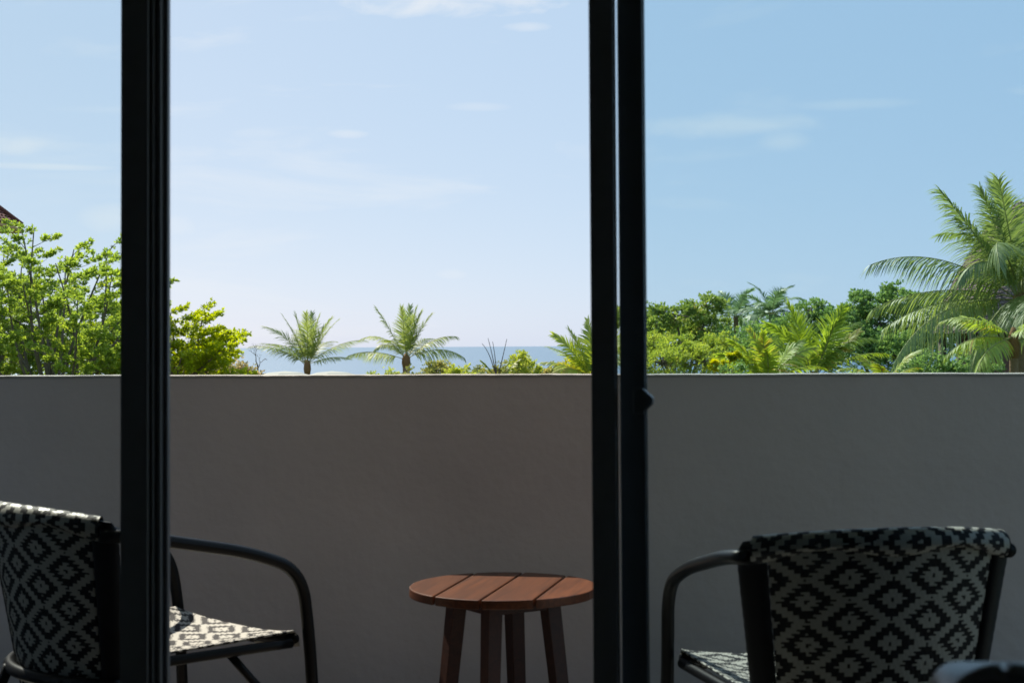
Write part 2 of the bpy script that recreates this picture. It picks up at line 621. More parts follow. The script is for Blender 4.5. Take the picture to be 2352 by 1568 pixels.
b.build('wall_cap', M['cap'], pw)


# ================================================================== sliding doors
def door_panel(name, label, x0, x1, y, stile, left_ribs=0.0, right_ribs=0.0, handle=None):
    """aluminium framed glass panel standing on the sill track; ribs = interlock grooves beside a stile"""
    t = thing(name, label, 'door', ((x0 + x1) / 2, y, 0.03))
    cx = (x0 + x1) / 2
    dpt = 0.019
    H = 2.3

    def st(a, c, nm='stile'):
        k = MB().box((a - cx, -dpt, 0), (c - cx, dpt, H))
        return k.build(nm, M['alu'], t, bevel=0.0025)
    st(x0, x0 + stile)
    st(x1 - stile, x1)
    if right_ribs:
        # stepped interlock profile on the free edge: groove, rib, groove, rib, lip
        w = right_ribs
        segs = [(0.00, 0.12, 0.010), (0.12, 0.30, 0.0125), (0.30, 0.42, 0.002), (0.42, 0.70, 0.006), (0.70, 1.0, -0.006)]
        for q0, q1, dd in segs:
            k = MB().box((x1 + w * q0 - cx + .0003, -dd, 0.001), (x1 + w * q1 - cx - .0003, dpt - 0.001, H - 0.001))
            k.build('interlock_rib', M['alu'], t, bevel=0.0016)
    for z0, z1, nm in ((0, 0.07, 'bottom_rail'), (H - 0.06, H, 'top_rail')):
        k = MB().box((x0 + stile - cx + .0005, -dpt + 0.002, z0), (x1 - stile - cx - .0005, dpt - 0.002, z1))
        k.build(nm, M['alu'], t, bevel=0.002)
    k = MB().box((x0 + stile - 0.006 - cx, -0.003, 0.066), (x1 - stile + 0.006 - cx, 0.003, H - 0.056))
    gp = k.build('glass_pane', M['glass'], t)
    for a in (x0 + stile, x1 - stile - 0.0012):
        k = MB().box((a - cx, -0.0085, 0.07), (a + 0.0012 - cx, 0.0085, H - 0.06))
        k.build('gasket', M['rubber'], gp)
    if handle is not None:
        hx, hz = handle
        hz -= 0.03
        k = MB()
        k.add([(hx - cx - .022, -dpt - .022, hz - .021), (hx - cx - .022, -dpt - .022, hz + .021), (hx - cx - .006, -dpt - .022, hz + .019), (hx - cx + .010, -dpt - .022, hz + .004),
               (hx - cx + .010, -dpt - .022, hz - .006), (hx - cx - .006, -dpt - .022, hz - .021),
               (hx - cx - .022, -dpt + .0005, hz - .021), (hx - cx - .022, -dpt + .0005, hz + .021), (hx - cx - .006, -dpt + .0005, hz + .019), (hx - cx + .010, -dpt + .0005, hz + .004),
               (hx - cx + .010, -dpt + .0005, hz - .006), (hx - cx - .006, -dpt + .0005, hz - .021)],
              [(0, 1, 2, 3, 4, 5), (11, 10, 9, 8, 7, 6)] + [(i, (i + 5) % 6, (i + 5) % 6 + 6, i + 6) for i in range(6)])
        k.build('latch_knob', M['alu'], t, bevel=0.003)
    return t


def xdoor(px, y):
    """x on the door plane seen at column px at eye height"""
    p = at(px, 796, 1.0) - EYE
    return p.x / p.y * y


yA, yB = DY, DY + 0.062
xl0, xl1, xl2 = xdoor(276, yA - .019), xdoor(343, yA - .012), xdoor(392, yA + 0.018)
door_panel('fixed_door_panel', 'black framed glass door panel with ribbed edge in front of the chair facing the table', -2.64, xl1, yA, xl1 - xl0, right_ribs=xl2 - xl1)
xs0, xs1 = xdoor(1357, yA - .019), xdoor(1419, yA + .019)
door_panel('sliding_door_panel', 'slid-open black framed glass door panel on the inner track of the doorway', xs0, xs0 + 1.45, yA, xs1 - xs0)
xf0, xf1 = xdoor(1422.5, yB - .019), xdoor(1486, yB + .019)
door_panel('outer_door_panel', 'black framed glass door panel with small latch knob on the outer track', xf0, xf0 + 1.45, yB, xf1 - xf0,
           handle=(xf1 + 0.004, at(1500, 917, yB).z))
t = thing('door_frame', 'black aluminium sill and head tracks that hold the glass door panels', 'door frame', (0, DY, 0))
for z0, z1, nm in ((0.0, 0.02, 'sill'), (2.34, 2.36, 'head')):
    MB().box((-2.7, -0.05, z0), (1.9, 0.12, z1)).build(nm, M['alu'], t)
    for yy in (0.0, 0.062):
        a, c = (0.02, 0.0305) if nm == 'sill' else (2.3295, 2.34)
        MB().box((-2.7, yy - 0.004, a), (1.9, yy + 0.004, c)).build('track', M['alu'], t)
for xx in (-2.70, 1.86):
    MB().box((xx + .001, -0.049, 0.021), (xx + 0.039, 0.119, 2.339)).build('jamb', M['alu'], t)


# ================================================================== woven armchairs
def pattern(s, t, par, inv=False):
    """cream = 0, black = 1 : woven lattice of lozenges, s and t in metres; par = +-1 gives the comb-like edges"""
    w, h = (0.19, 0.20) if inv else (0.166, 0.088)
    best = np.full(np.broadcast(s, t).shape, 9.0)
    for ox, oy in ((0, 0), (0.5, 0.5)):
        dx = np.abs((s / w + ox + 0.5) % 1.0 - 0.5) * 2
        dy = np.abs((t / h + oy + 0.5) % 1.0 - 0.5) * 2
        best = np.minimum(best, dx / 0.66 + dy / 0.92)
    q = best
    r = q + par * (0.04 if inv else 0.065)
    if not inv:
        return ((q < 0.11) | ((r > 0.52) & (r < 1.03))).astype(int)
    return (((q > 0.09) & (r < 0.42)) | ((r > 0.80) & (r < 1.16))).astype(int)


def woven(name, S, s0, s1, t0, t1, parent, inv=False, pitch=0.0056, step=0.0042, amp=0.0011, thick=0.004, so=0.0, to=0.0, arc_s=1.0, arc_t=1.0, edge_black=False):
    """sheet of strands: S(s, t) -> points; every strand is a raised rib"""
    nc = max(4, int(round((s1 - s0) * arc_s / pitch)))
    nr = max(4, int(round((t1 - t0) * arc_t / step)))
    cs = np.linspace(s0, s1, 2 * nc + 1)
    ts = np.linspace(t0, t1, nr + 1)
    A, B = np.meshgrid(cs, ts)
    P = S(A, B)
    e = 1e-3
    du = S(A + e, B) - S(A - e, B)
    dv = S(A, B + e) - S(A, B - e)
    Nn = np.cross(du, dv)
    Nn /= np.linalg.norm(Nn, axis=-1, keepdims=True) + 1e-12
    odd = (np.arange(2 * nc + 1) % 2)[None, :]
    row = np.arange(nr + 1)[:, None]
    colid = (np.arange(2 * nc + 1) // 2)[None, :]
    hgt = odd * amp + odd * 0.0007 * np.where(((row // 3) + colid) % 2 == 0, 1.0, 0.0)
    V = (P + Nn * hgt[..., None]).reshape(-1, 3)
    W = 2 * nc + 1
    jj, ii = np.meshgrid(np.arange(nr), np.arange(2 * nc), indexing='ij')
    F = np.stack([jj * W + ii, jj * W + ii + 1, (jj + 1) * W + ii + 1, (jj + 1) * W + ii], -1).reshape(-1, 4)
    c = ii // 2
    sc_ = ((c + 0.5) / nc * (s1 - s0) + s0) * arc_s + so
    tr_ = ((jj + 0.5) / nr * (t1 - t0) + t0) * arc_t + to
    mi = pattern(sc_, tr_, np.where((c if inv else jj) % 2 == 0, 1.0, -1.0), inv)
    if edge_black:
        mi = np.where((jj < 4), 1, mi)
    me = array_mesh(name, V, F, [M['cream'], M['black']], mi=mi.ravel(), smooth=True)
    o = link(name, me, parent)
    if thick:
        md = o.modifiers.new('thickness', 'SOLIDIFY')
        md.thickness = thick
        md.offset = -1
    return o


ANG = 0.80


def back_pt(u, v):
    hw = 0.226 + 0.063 * v
    Rr = hw / math.sin(ANG)
    x = Rr * np.sin(u * ANG)
    y = -0.305 - 0.085 * v + Rr * (1 - np.cos(u * ANG)) * 0.92
    z = 0.30 + 0.455 * v + 0.026 * (1 - u * u) * v
    return np.stack([x, y, z], -1)


def seat_pt(u, v):
    # u across, v back to front; past v = 1 the sheet rolls over the front tube
    vv = np.clip(v, 0, 1)
    ov = np.clip(v - 1, 0, 1)
    x = (0.232 + 0.036 * vv) * u
    y = (-0.312 + 0.11 * u * u) * (1 - vv) + 0.235 * vv + 0.018 * (1 - u * u) * vv + 0.03 * np.sin(np.clip(ov * 20, 0, 1.57)) * 0.6
    z = 0.432 - 0.026 * (1 - u ** 2) * np.sin(np.clip(vv, 0, 1) * math.pi * 0.9) + 0.012 * np.abs(u) ** 3 * vv - ov * 0.55
    return np.stack([x, y, z], -1)


def make_chair(label, loc, rz):
    t = thing('woven_armchair', label, 'chair', loc, rz, 'woven balcony armchairs')
    # back panel; seen from behind its strands run up and down
    arc = 0.266 / math.sin(ANG) * ANG

    def S(s, q):
        return back_pt(-s, q)
    woven('back_panel', S, -0.80, 0.80, 0.0, 0.97, t, arc_s=arc, arc_t=0.47, to=0.012)

    # rolled top edge
    def T(s, q):
        p = back_pt(-s, np.ones_like(s))
        nrm = np.stack([np.sin(-s * ANG), -np.cos(s * ANG), np.zeros_like(s)], -1)     # outward, to the rear
        ca, sa = np.cos(q), np.sin(q)
        lip = np.where(np.sin(q) < 0, 0.019 + 0.009 * np.cos(s * 7.0), 0.030)
        out = p + nrm * (0.024 * ca)[..., None]
        out[..., 2] += -0.020 + lip * sa
        return out
    arc2 = 0.286 / math.sin(ANG) * ANG
    woven('top_roll', T, -0.88, 0.88, -1.35, math.pi + 1.35, t, inv=True, arc_s=arc2, arc_t=0.040, step=0.0036, thick=0, to=-0.004, so=0.04)
    # wrapped side bands
    for sg in (-1, 1):
        k = MB()
        n, m_ = 40, 14
        vs, fs = [], []
        for i in range(n + 1):
            v = i / n * 1.0
            c = back_pt(np.array(sg * 0.905), np.array(v))
            e = back_pt(np.array(sg * 0.995), np.array(v))
            ax = Vector(e - c)
            nr = Vector((ax.y, -ax.x, 0)).normalized()
            for q in range(m_):
                a = 2 * math.pi * q / m_
                rr = (1 + 0.035 * (i % 2)) * (1.0, 0.93, 0.78, 0.5)[max(0, i - (n - 3))]
                vs.append(Vector(c) + ax * (math.copysign(abs(math.cos(a)) ** .7, math.cos(a)) * rr * 1.15) + nr * 0.0145 * math.sin(a) * rr)
        for i in range(n):
            for q in range(m_):
                fs.append((i * m_ + q, i * m_ + (q + 1) % m_, (i + 1) * m_ + (q + 1) % m_, (i + 1) * m_ + q))
        fs.append(tuple(range(m_)))
        fs.append(tuple(n * m_ + q for q in range(m_))[::-1])
        k.add(vs, fs)
        k.build('side_band', M['wrap'], t, smooth=True)
    # seat
    def U(s, q):
        return seat_pt(s, q)
    woven('seat', U, -1.0, 1.0, 0.0, 1.075, t, arc_s=0.245, arc_t=0.56, so=0.0, to=0.02)
    ring = [seat_pt(np.array(u), np.array(1.0)) - np.array((0, -0.003, 0.020)) for u in np.linspace(-1, 1, 15)]
    ring = [Vector(p) for p in ring]
    side_r = [Vector((0.268 - 0.036 * q, 0.235 - 0.437 * q, 0.414)) for q in np.linspace(0.02, 1, 9)]
    side_l = [Vector((-p.x, p.y, p.z)) for p in side_r]
    MB().tube(ring, 0.0125, 12).build('seat_rail', M['tube'], t, smooth=True)
    MB().tube(side_r, 0.0125, 12).build('seat_rail', M['tube'], t, smooth=True)
    MB().tube(side_l, 0.0125, 12).build('seat_rail', M['tube'], t, smooth=True)
    # arms run on as the front legs
    for sg in (-1, 1):
        e = back_pt(np.array(sg * 1.0), np.array(0.93))
        pts = smooth_path([(e[0] - sg * .01, e[1] - 0.04, e[2] + 0.006), (e[0] + sg * 0.012, e[1] + 0.05, e[2] - 0.004), (sg * 0.292, 0.085, 0.655), (sg * 0.298, 0.236, 0.597), (sg * 0.292, 0.264, 0.43), (sg * 0.300, 0.290, 0.0)], 0.085, 9)
        a = MB().tube(pts, 0.0155, 14).build('arm', M['tube'], t, smooth=True)
        br = smooth_path([(sg * 0.245, 0.06, 0.405), (sg * 0.262, 0.12, 0.33), (sg * 0.294, 0.272, 0.16)], 0.04)
        MB().tube(br, 0.0105, 10).build('brace', M['tube'], t, smooth=True)
        # rear legs hang from the rear rail and kick out
        r0 = back_pt(np.array(sg * 0.50), np.array(0.16))
        lg = smooth_path([(r0[0], r0[1] - 0.030, r0[2] + 0.008), (r0[0] + sg * 0.05, r0[1] - 0.050, r0[2] - 0.10), (r0[0] + sg * 0.10, r0[1] - 0.10, 0.0)], 0.06)
        MB().tube(lg, 0.013, 12).build('leg', M['tube'], t, smooth=True)
    rail = []
    for u in np.linspace(-0.98, 0.98, 21):
        p = back_pt(np.array(u), np.array(0.17))
        nrm = Vector((math.sin(u * ANG), -math.cos(u * ANG), 0))
        rail.append(Vector(p) + nrm * 0.022)
    MB().tube(rail, 0.0155, 12).build('rear_rail', M['tube'], t, smooth=True)
    return t


def cam_heading(deg):
    """z rotation that turns a thing facing +Y to face deg (counter-clockwise) from the view direction"""
    return YAW + R(deg)


c1 = make_chair('woven armchair behind the panel with ribbed edge, turned side-on to show its seat', ahead(-0.905, 3.955), cam_heading(-45))
c2 = make_chair('woven armchair behind the latched door panel, its patterned back facing the room', ahead(0.690, 3.47), cam_heading(9))

# ================================================================== round side table
tp = ahead(-0.029, 4.28)
t = thing('side_table', 'round slatted red-brown wooden side table between the two woven armchairs', 'table', tp, YAW + R(-13))
HT, RT = 0.50, 0.255
cuts = [-RT, -0.134, 0.0, 0.134, RT]
for i in range(4):
    a, c = cuts[i] + (0.0035 if i else 0), cuts[i + 1] - (0.0035 if i < 3 else 0)
    out = []
    for q in np.linspace(0, 1, 20):
        x = a + (c - a) * q
        out.append((x, -math.sqrt(max(0, RT * RT - x * x))))
    for q in np.linspace(1, 0, 20):
        x = a + (c - a) * q
        out.append((x, math.sqrt(max(0, RT * RT - x * x))))
    pl = []
    for p in out:
        if not pl or (Vector(p) - Vector(pl[-1])).length > 1e-4:
            pl.append(p)
    if (Vector(pl[0]) - Vector(pl[-1])).length < 1e-4:
        pl.pop()
    m_ = len(pl)
    k = MB().add([(x, y, HT - 0.024) for x, y in pl] + [(x, y, HT) for x, y in pl],
                 [tuple(range(m_))[::-1], tuple(range(m_, 2 * m_))] + [(q, (q + 1) % m_, (q + 1) % m_ + m_, q + m_) for q in range(m_)])
    k.build('tabletop_plank', M['wood'], t, bevel=0.003)
# apron boards between the legs (legs stand on the axes)
ap = 0.155
corners = [Vector((0, -ap, 0)), Vector((ap, 0, 0)), Vector((0, ap, 0)), Vector((-ap, 0, 0))]
for i in range(4):
    a, c = corners[i], corners[(i + 1) % 4]
    d = (c - a).normalized()
    nrm = Vector((d.y, -d.x, 0))
    a2, c2_ = a + d * 0.004, c - d * 0.004
    z0, z1 = HT - 0.058, HT - 0.0245
    q = [a2, c2_, c2_ - nrm * 0.022, a2 - nrm * 0.022]
    k = MB().add([(p.x, p.y, z0) for p in q] + [(p.x, p.y, z1) for p in q],
                 [(3, 2, 1, 0), (4, 5, 6, 7), (0, 1, 5, 4), (1, 2, 6, 5), (2, 3, 7, 6), (3, 0, 4, 7)])
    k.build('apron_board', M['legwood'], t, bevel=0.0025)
for i in range(4):
    a = -math.pi / 2 + i * math.pi / 2
    d = Vector((math.cos(a), math.sin(a), 0))
    s_ = Vector((-d.y, d.x, 0))
    top, bot = d * 0.128, d * 0.180
    vs = []
    for cpt, z, w in ((bot, 0.0, 0.018), (top, HT - 0.026, 0.0215)):
        for q, r_ in ((-1, -1), (1, -1), (1, 1), (-1, 1)):
            e1 = (d + s_).normalized()
            e2 = (d - s_).normalized()
            p = cpt + e1 * q * w + e2 * r_ * w
            vs.append((p.x, p.y, z))
    k = MB().add(vs, [(0, 1, 2, 3), (7, 6, 5, 4), (1, 0, 4, 5), (2, 1, 5, 6), (3, 2, 6, 7), (0, 3, 7, 4)])
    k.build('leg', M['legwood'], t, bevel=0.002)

# ================================================================== dark upholstered chair in the room
p0 = at(2138, 1500, 1.32)
ch = thing('upholstered_chair', 'dark upholstered chair standing inside the room, only its back corner showing', 'chair', (p0.x + 0.27, p0.y, 0), YAW + R(-4))
HB = p0.z + 0.006


def soft_slab(w, d, h, z0, z1, name, m, parent, y=0.0, rad=0.03):
    k = MB().box((-w / 2, y - d / 2, z0), (w / 2, y + d / 2, z1))
    me_o = k.build(name, m, parent)
    md = me_o.modifiers.new('rounding', 'BEVEL')
    md.width = rad
    md.segments = 5
    me_o.data.shade_smooth()
    return me_o


soft_slab(0.54, 0.10, 0, 0.40, HB - 0.012, 'backrest', M['fabric'], ch, rad=0.024)
soft_slab(0.54, 0.50, 0, 0.30, 0.46, 'seat', M['fabric'], ch, y=-0.30, rad=0.03)
pp = smooth_path([(-0.268, -0.045, 0.44), (-0.268, -0.045, HB - 0.024), (-0.232, -0.045, HB - 0.004), (-0.190, -0.045, HB - 0.013), (0.24, -0.045, HB - 0.015), (0.268, -0.045, HB - 0.03), (0.268, -0.045, 0.44)], 0.03)
MB().tube(pp, 0.009, 12).build('piping', M['piping'], ch, smooth=True)
for sx in (-0.23, 0.23):
    for sy in (-0.50, -0.02):
        MB().tube([(sx, sy, 0.31), (sx * 1.03, sy, 0.0)], [0.02, 0.014], 10).build('leg', M['wood'], ch, smooth=True)


# ================================================================== foliage tools
def leaf_quads(C, D, Nn, ln, wd):
    """kite shaped leaves: base C, direction D, normal Nn"""
    W = np.cross(D, Nn)
    W /= np.linalg.norm(W, axis=1, keepdims=True) + 1e-9
    ln = ln[:, None]
    wd = wd[:, None]
    up = np.cross(W, D)
    a = C
    b_ = C + D * ln * 0.5 + W * wd * 0.5 + up * ln * 0.06
    c = C + D * ln
    d = C + D * ln * 0.5 - W * wd * 0.5 + up * ln * 0.06
    V = np.stack([a, b_, c, d], 1).reshape(-1, 3)
    F = np.arange(len(V)).reshape(-1, 4)
    return V, F


def unit(a):
    return a / (np.linalg.norm(a, axis=-1, keepdims=True) + 1e-9)


def rosettes(P, axis, k, ln, wd, spread, g, tint_fn, flat=0.0):
    """k leaves around each point of P, splaying from axis"""
    n = len(P)
    C = np.repeat(P, k, 0)
    A = np.repeat(axis, k, 0)
    rnd = unit(g.normal(size=(n * k, 3)))
    D = unit(A + rnd * spread)
    if flat:
        D[:, 2] *= (1 - flat)
        D = unit(D)
    Nn = unit(np.array([[0, 0, 1.0]]) + g.normal(size=(n * k, 3)) * 0.55)
    sz = g.uniform(0.7, 1.25, n * k)
    V, F = leaf_quads(C + rnd * ln * 0.15, D, Nn, ln * sz, wd * sz)
    t = np.clip(np.repeat(tint_fn(P), k) + g.normal(0, 0.16, n * k), 0, 1)
    return V, F, t


def branch_curve(a, c, g, sag=0.1, n=6):
    a, c = np.array(a), np.array(c)
    ln = np.linalg.norm(c - a)
    off = g.normal(0, 0.07 * ln, 3)
    pts = []
    for i in range(n):
        q = i / (n - 1)
        p = a * (1 - q) + c * q + off * math.sin(q * math.pi) + np.array((0, 0, -sag * ln * math.sin(q * math.pi)))
        pts.append(Vector(p))
    return pts


def ground_to(pt):
    return Vector((pt.x, pt.y, GZ))


def tiered_tree(name, label, base, top_z, radius, seed, material, n_limbs=9, leaf=0.062, fork_z=-1.4, tilt=(18, 62), group=None, dens=1.0, squash=1.0, thin=1.0, pad=1.15):
    """open tree: limbs fan up from a fork; their side twigs lie in flat tiers of leaf rosettes"""
    g = np.random.default_rng(seed)
    t = thing(name, label, 'tree', base, 0, group)
    fork = fork_z - base.z
    top = top_z - base.z
    wood = MB()
    wood.tube([(0, 0, 0), (0.05, 0.02, fork * 0.5), (0, 0, fork)], [0.17 * thin, 0.13 * thin, 0.11 * thin], 9)
    P, Ax = [], []
    for i in range(n_limbs):
        az = 2 * math.pi * (i + g.uniform(-0.3, 0.3)) / n_limbs * 1.0 + (i % 2) * 0.4
        q = (i + 0.5) / n_limbs
        tl = R(tilt[0] + (tilt[1] - tilt[0]) * ((i * 0.618) % 1.0))
        h = (top - fork)
        ln = 0.1
        while ln < 12 and ln * math.sin(tl) < radius and ln * math.cos(tl) < h * (1 - 0.30 * (ln * math.sin(tl) / radius) ** 2):
            ln += 0.04
        ln *= g.uniform(0.86, 1.0)
        d = np.array((math.cos(az) * math.sin(tl), math.sin(az) * math.sin(tl), math.cos(tl)))
        s0 = np.array((0, 0, fork + g.uniform(-0.35, 0.25)))
        e = s0 + d * ln
        pts = branch_curve(s0, e, g, sag=0.05, n=9)
        wood.tube(pts, [(0.050 * (1 - 0.85 * k / 8) + 0.006) * thin for k in range(9)], 7)
        # flat pads of foliage held out to the sides of the limb
        nt_ = int(9 * dens)
        for k in range(nt_):
            f = min(0.999, 0.30 + 0.70 * (k + g.uniform(0.1, 0.9)) / nt_)
            x = f * 8
            i0 = int(x)
            p = np.array(pts[i0].lerp(pts[min(i0 + 1, 8)], x - i0))
            a2 = az + (1 if k % 2 else -1) * g.uniform(0.3, 1.3)
            l2 = radius * (0.34 - 0.17 * f) * g.uniform(0.7, 1.35)
            d2 = np.array((math.cos(a2), math.sin(a2), g.uniform(0.25, 0.6)))
            d2 /= np.linalg.norm(d2)
            e2 = p + d2 * l2
            tp_ = branch_curve(p, e2, g, sag=0.04, n=5)
            wood.tube(tp_, [(0.010 - 0.0018 * q2) * thin for q2 in range(5)], 5, cap=False)
            ra, rb = g.uniform(0.13, 0.24) * pad, g.uniform(0.08, 0.15) * pad
            side = np.array((-d2[1], d2[0], 0.0))
            for q2 in range(int(g.uniform(14, 26) * pad * pad)):
                rr_, th = math.sqrt(g.random()), g.uniform(0, 2 * math.pi)
                al, ac = rr_ * math.cos(th) * ra, rr_ * math.sin(th) * rb
                P.append(e2 + d2 * al + side * ac + np.array((0, 0, g.normal(0.02, 0.018))))
                Ax.append(d2 * 0.6 + np.array((0, 0, 0.4)))
        # leaves along the limb's end
        for k in range(int(9 * dens)):
            f = g.uniform(0.7, 1.0) * 8
            i0 = min(int(f), 7)
            P.append(np.array(pts[i0].lerp(pts[i0 + 1], f - i0)) + g.normal(0, 0.05, 3))
            Ax.append(d * 0.7 + np.array((0, 0, 0.3)))
    P, Ax = np.array(P), unit(np.array(Ax))
    hi = (P[:, 2] - P[:, 2].min()) / (np.ptp(P[:, 2]) + 1e-6)
    patch = np.sin(P[:, 0] * 3.1 + seed) * np.sin(P[:, 2] * 4.3 + 2) * np.sin(P[:, 1] * 2.7)
    tints = np.clip(0.42 + 0.28 * patch + g.normal(0, 0.1, len(P)), 0, 1)
    V, F, tn = rosettes(P, Ax, 9, leaf, leaf * 0.5, 1.0, g, lambda p: tints, flat=0.3)
    wood.build('trunk', M['bark'], t, smooth=True)
    link('crown', array_mesh('crown', V, F, material, tint=tn), t)
    return t


def blob_tree(name, label, base, blobs, seed, material, leaf=0.2, wd=0.5, per=900, group=None, k=5, cat='tree', spread=0.9, bark=None, trunk_r=0.14, clump=0.30, axis_up=0.5, droop=0.0, shell=0.45):
    """denser tree: leaf clumps spread over the outer part of several lobes, limbs reaching each lobe.
    blobs: (world point, rx, ry, rz)"""
    g = np.random.default_rng(seed)
    t = thing(name, label, cat, base, 0, group)
    wood = MB()
    c0 = np.mean([np.array(q[0]) for q in blobs], 0) - np.array(base)
    zlow = min(q[0].z - q[3] for q in blobs) - base.z
    fork = np.array((c0[0] * 0.6, c0[1] * 0.6, max(0.4, zlow * 0.75)))
    wood.tube([(0, 0, 0), tuple(fork * 0.5 + np.array((0.06, 0.03, 0))), tuple(fork)], [trunk_r * 1.3, trunk_r, trunk_r * 0.8], 9)
    P, Ax, T = [], [], []
    for c, rx, ry, rz in blobs:
        c = np.array(c) - np.array(base)
        rr = np.array((rx, ry, rz))
        lp = branch_curve(fork, c, g, sag=0.0, n=7)
        wood.tube(lp, [trunk_r * (0.55 - 0.06 * q) for q in range(7)], 6, cap=False)
        nc = max(10, int(per * (rx * ry + rx * rz + ry * rz) / 3 / (leaf ** 2) * 0.026))
        # clump centres
        ncl = max(8, int(nc / 16))
        u = unit(g.normal(size=(ncl, 3)))
        rad = (1 - shell * g.random(ncl) ** 1.6)[:, None]
        cc = c + u * rr * rad * g.uniform(0.82, 1.12, (ncl, 1))
        for q in range(ncl):
            if g.random() < 0.5:
                wood.tube(branch_curve(c * 0.6 + lp[-2][:] * np.array(0.4) if False else c, cc[q], g, 0.02, 4), [trunk_r * 0.16, trunk_r * 0.12, trunk_r * 0.09, trunk_r * 0.05], 5, cap=False)
            m_ = int(g.uniform(10, 22))
            sp = clump * min(rx, rz) * g.uniform(0.7, 1.3)
            pts = cc[q] + g.normal(size=(m_, 3)) * sp * np.array((1, 1, 0.62))
            P.append(pts)
            Ax.append(np.tile(u[q] * 0.8 + np.array((0, 0, axis_up)), (m_, 1)))
            T.append(np.full(m_, g.normal(0.42, 0.2)))
    P, Ax, T = np.concatenate(P), unit(np.concatenate(Ax)), np.concatenate(T)
    V, F, tn = rosettes(P, Ax, k, leaf, leaf * wd, spread, g, lambda p: T)
    wood.build('trunk', bark or M['bark'], t, smooth=True)
    link('crown', array_mesh('crown', V, F, material, tint=tn), t)
    return t


# ------------------------------------------------------------------ palms
def frond_mesh(L_, e0, bend, seed, material, leaflet=0.24, n=44, droop=0.5, vee=0.25, wd=0.034, petiole=0.14, thick=0.022, sway=0.0, tint0=0.35, power=1.5, tip_gap=0.0, twist=0.0):
    """one pinnate leaf growing along +X and up; leaflets are narrow folded strips"""
    g = np.random.default_rng(seed)
    ns = 26
    q = np.linspace(0, 1, ns)
    el = e0 - bend * q ** power
    yw = sway * q ** 2
    dx = np.cos(el) * np.cos(yw)
    dy = np.cos(el) * np.sin(yw)
    dz = np.sin(el)
    st = L_ / (ns - 1)
    pts = np.zeros((ns, 3))
    pts[1:, 0] = np.cumsum(dx[:-1]) * st
    pts[1:, 1] = np.cumsum(dy[:-1]) * st
    pts[1:, 2] = np.cumsum(dz[:-1]) * st
    T = unit(np.stack([dx, dy, dz], 1))
    S = unit(np.cross(np.array([[0, 0, 1.0]]), T) + 1e-9)
    U = np.cross(T, S)
    if twist:
        ta = (twist * q)[:, None]
        S, U = S * np.cos(ta) + U * np.sin(ta), U * np.cos(ta) - S * np.sin(ta)
    V, F, mi, tn = [], [], [], []
    # stalk: three sided
    for i in range(ns):
        r_ = thick * (1 - 0.86 * q[i]) + 0.003
        V += [pts[i] + S[i] * r_, pts[i] - S[i] * r_, pts[i] - U[i] * r_ * 0.8, pts[i] + U[i] * r_ * 0.5]
    for i in range(ns - 1):
        for a, c in ((0, 3), (3, 1), (1, 2), (2, 0)):
            F.append((i * 4 + a, i * 4 + c, (i + 1) * 4 + c, (i + 1) * 4 + a))
            mi.append(0)
            tn.append(0.5)
    for sg in (-1, 1):
        for k in range(n):
            f = petiole + (1 - petiole - tip_gap) * (k + g.uniform(0.1, 0.9)) / n
            x = f * (ns - 1)
            i0 = min(int(x), ns - 2)
            w = x - i0
            p = pts[i0] * (1 - w) + pts[i0 + 1] * w
            tt, ss, uu = T[i0], S[i0], U[i0]
            g2 = (f - petiole) / (1 - petiole)
            ln = leaflet * L_ * (0.50 + 0.62 * math.sin(min(1, g2 * 1.15 + 0.12) * math.pi)) * g.uniform(0.85, 1.1)
            if g2 > 0.9:
                ln *= 0.8
            ph = R(66 - 44 * g2) + g.normal(0, 0.06)
            ve = vee + g.normal(0, 0.12)
            d = tt * math.cos(ph) + (ss * sg * math.cos(ve) + uu * math.sin(ve)) * math.sin(ph)
            wv = unit(tt - d * tt.dot(d))
            pp_ = p.copy()
            b0 = len(V)
            m_ = 3
            for j in range(m_ + 1):
                wj = wd * (0.75, 1.0, 0.72, 0.10)[j] * 0.5
                V += [pp_ + wv * wj, pp_ - wv * wj]
                d2 = d + np.array((0, 0, -1.0)) * droop * (j + 0.6) / m_ * g.uniform(0.8, 1.2)
                d2 = d2 / np.linalg.norm(d2)
                pp_ = pp_ + d2 * ln / m_
            c_ = np.clip(tint0 + g.normal(0, 0.13), 0, 1)
            for j in range(m_):
                F.append((b0 + j * 2, b0 + j * 2 + 1, b0 + j * 2 + 3, b0 + j * 2 + 2))
                mi.append(1)
                tn.append(c_)
    return array_mesh('frond', np.array(V), np.array(F), [M['rachis'], material], tint=np.array(tn), mi=mi)


def palm_trunk(t, h, r0, r1, seed, material, lean=(0, 0), top_at=None):
    g = np.random.default_rng(seed)
    k = MB()
    n = 34
    pts, rad = [], []
    for i in range(n):
        q = i / (n - 1)
        pts.append((lean[0] * (q ** 1.5 - 1), lean[1] * (q ** 1.5 - 1), h * q))
        rad.append((r0 + (r1 - r0) * q) * (1 + 0.05 * (i % 2)) * g.uniform(0.97, 1.03))
    k.tube(pts, rad, 11)
    return k.build('trunk', material, t, smooth=True)


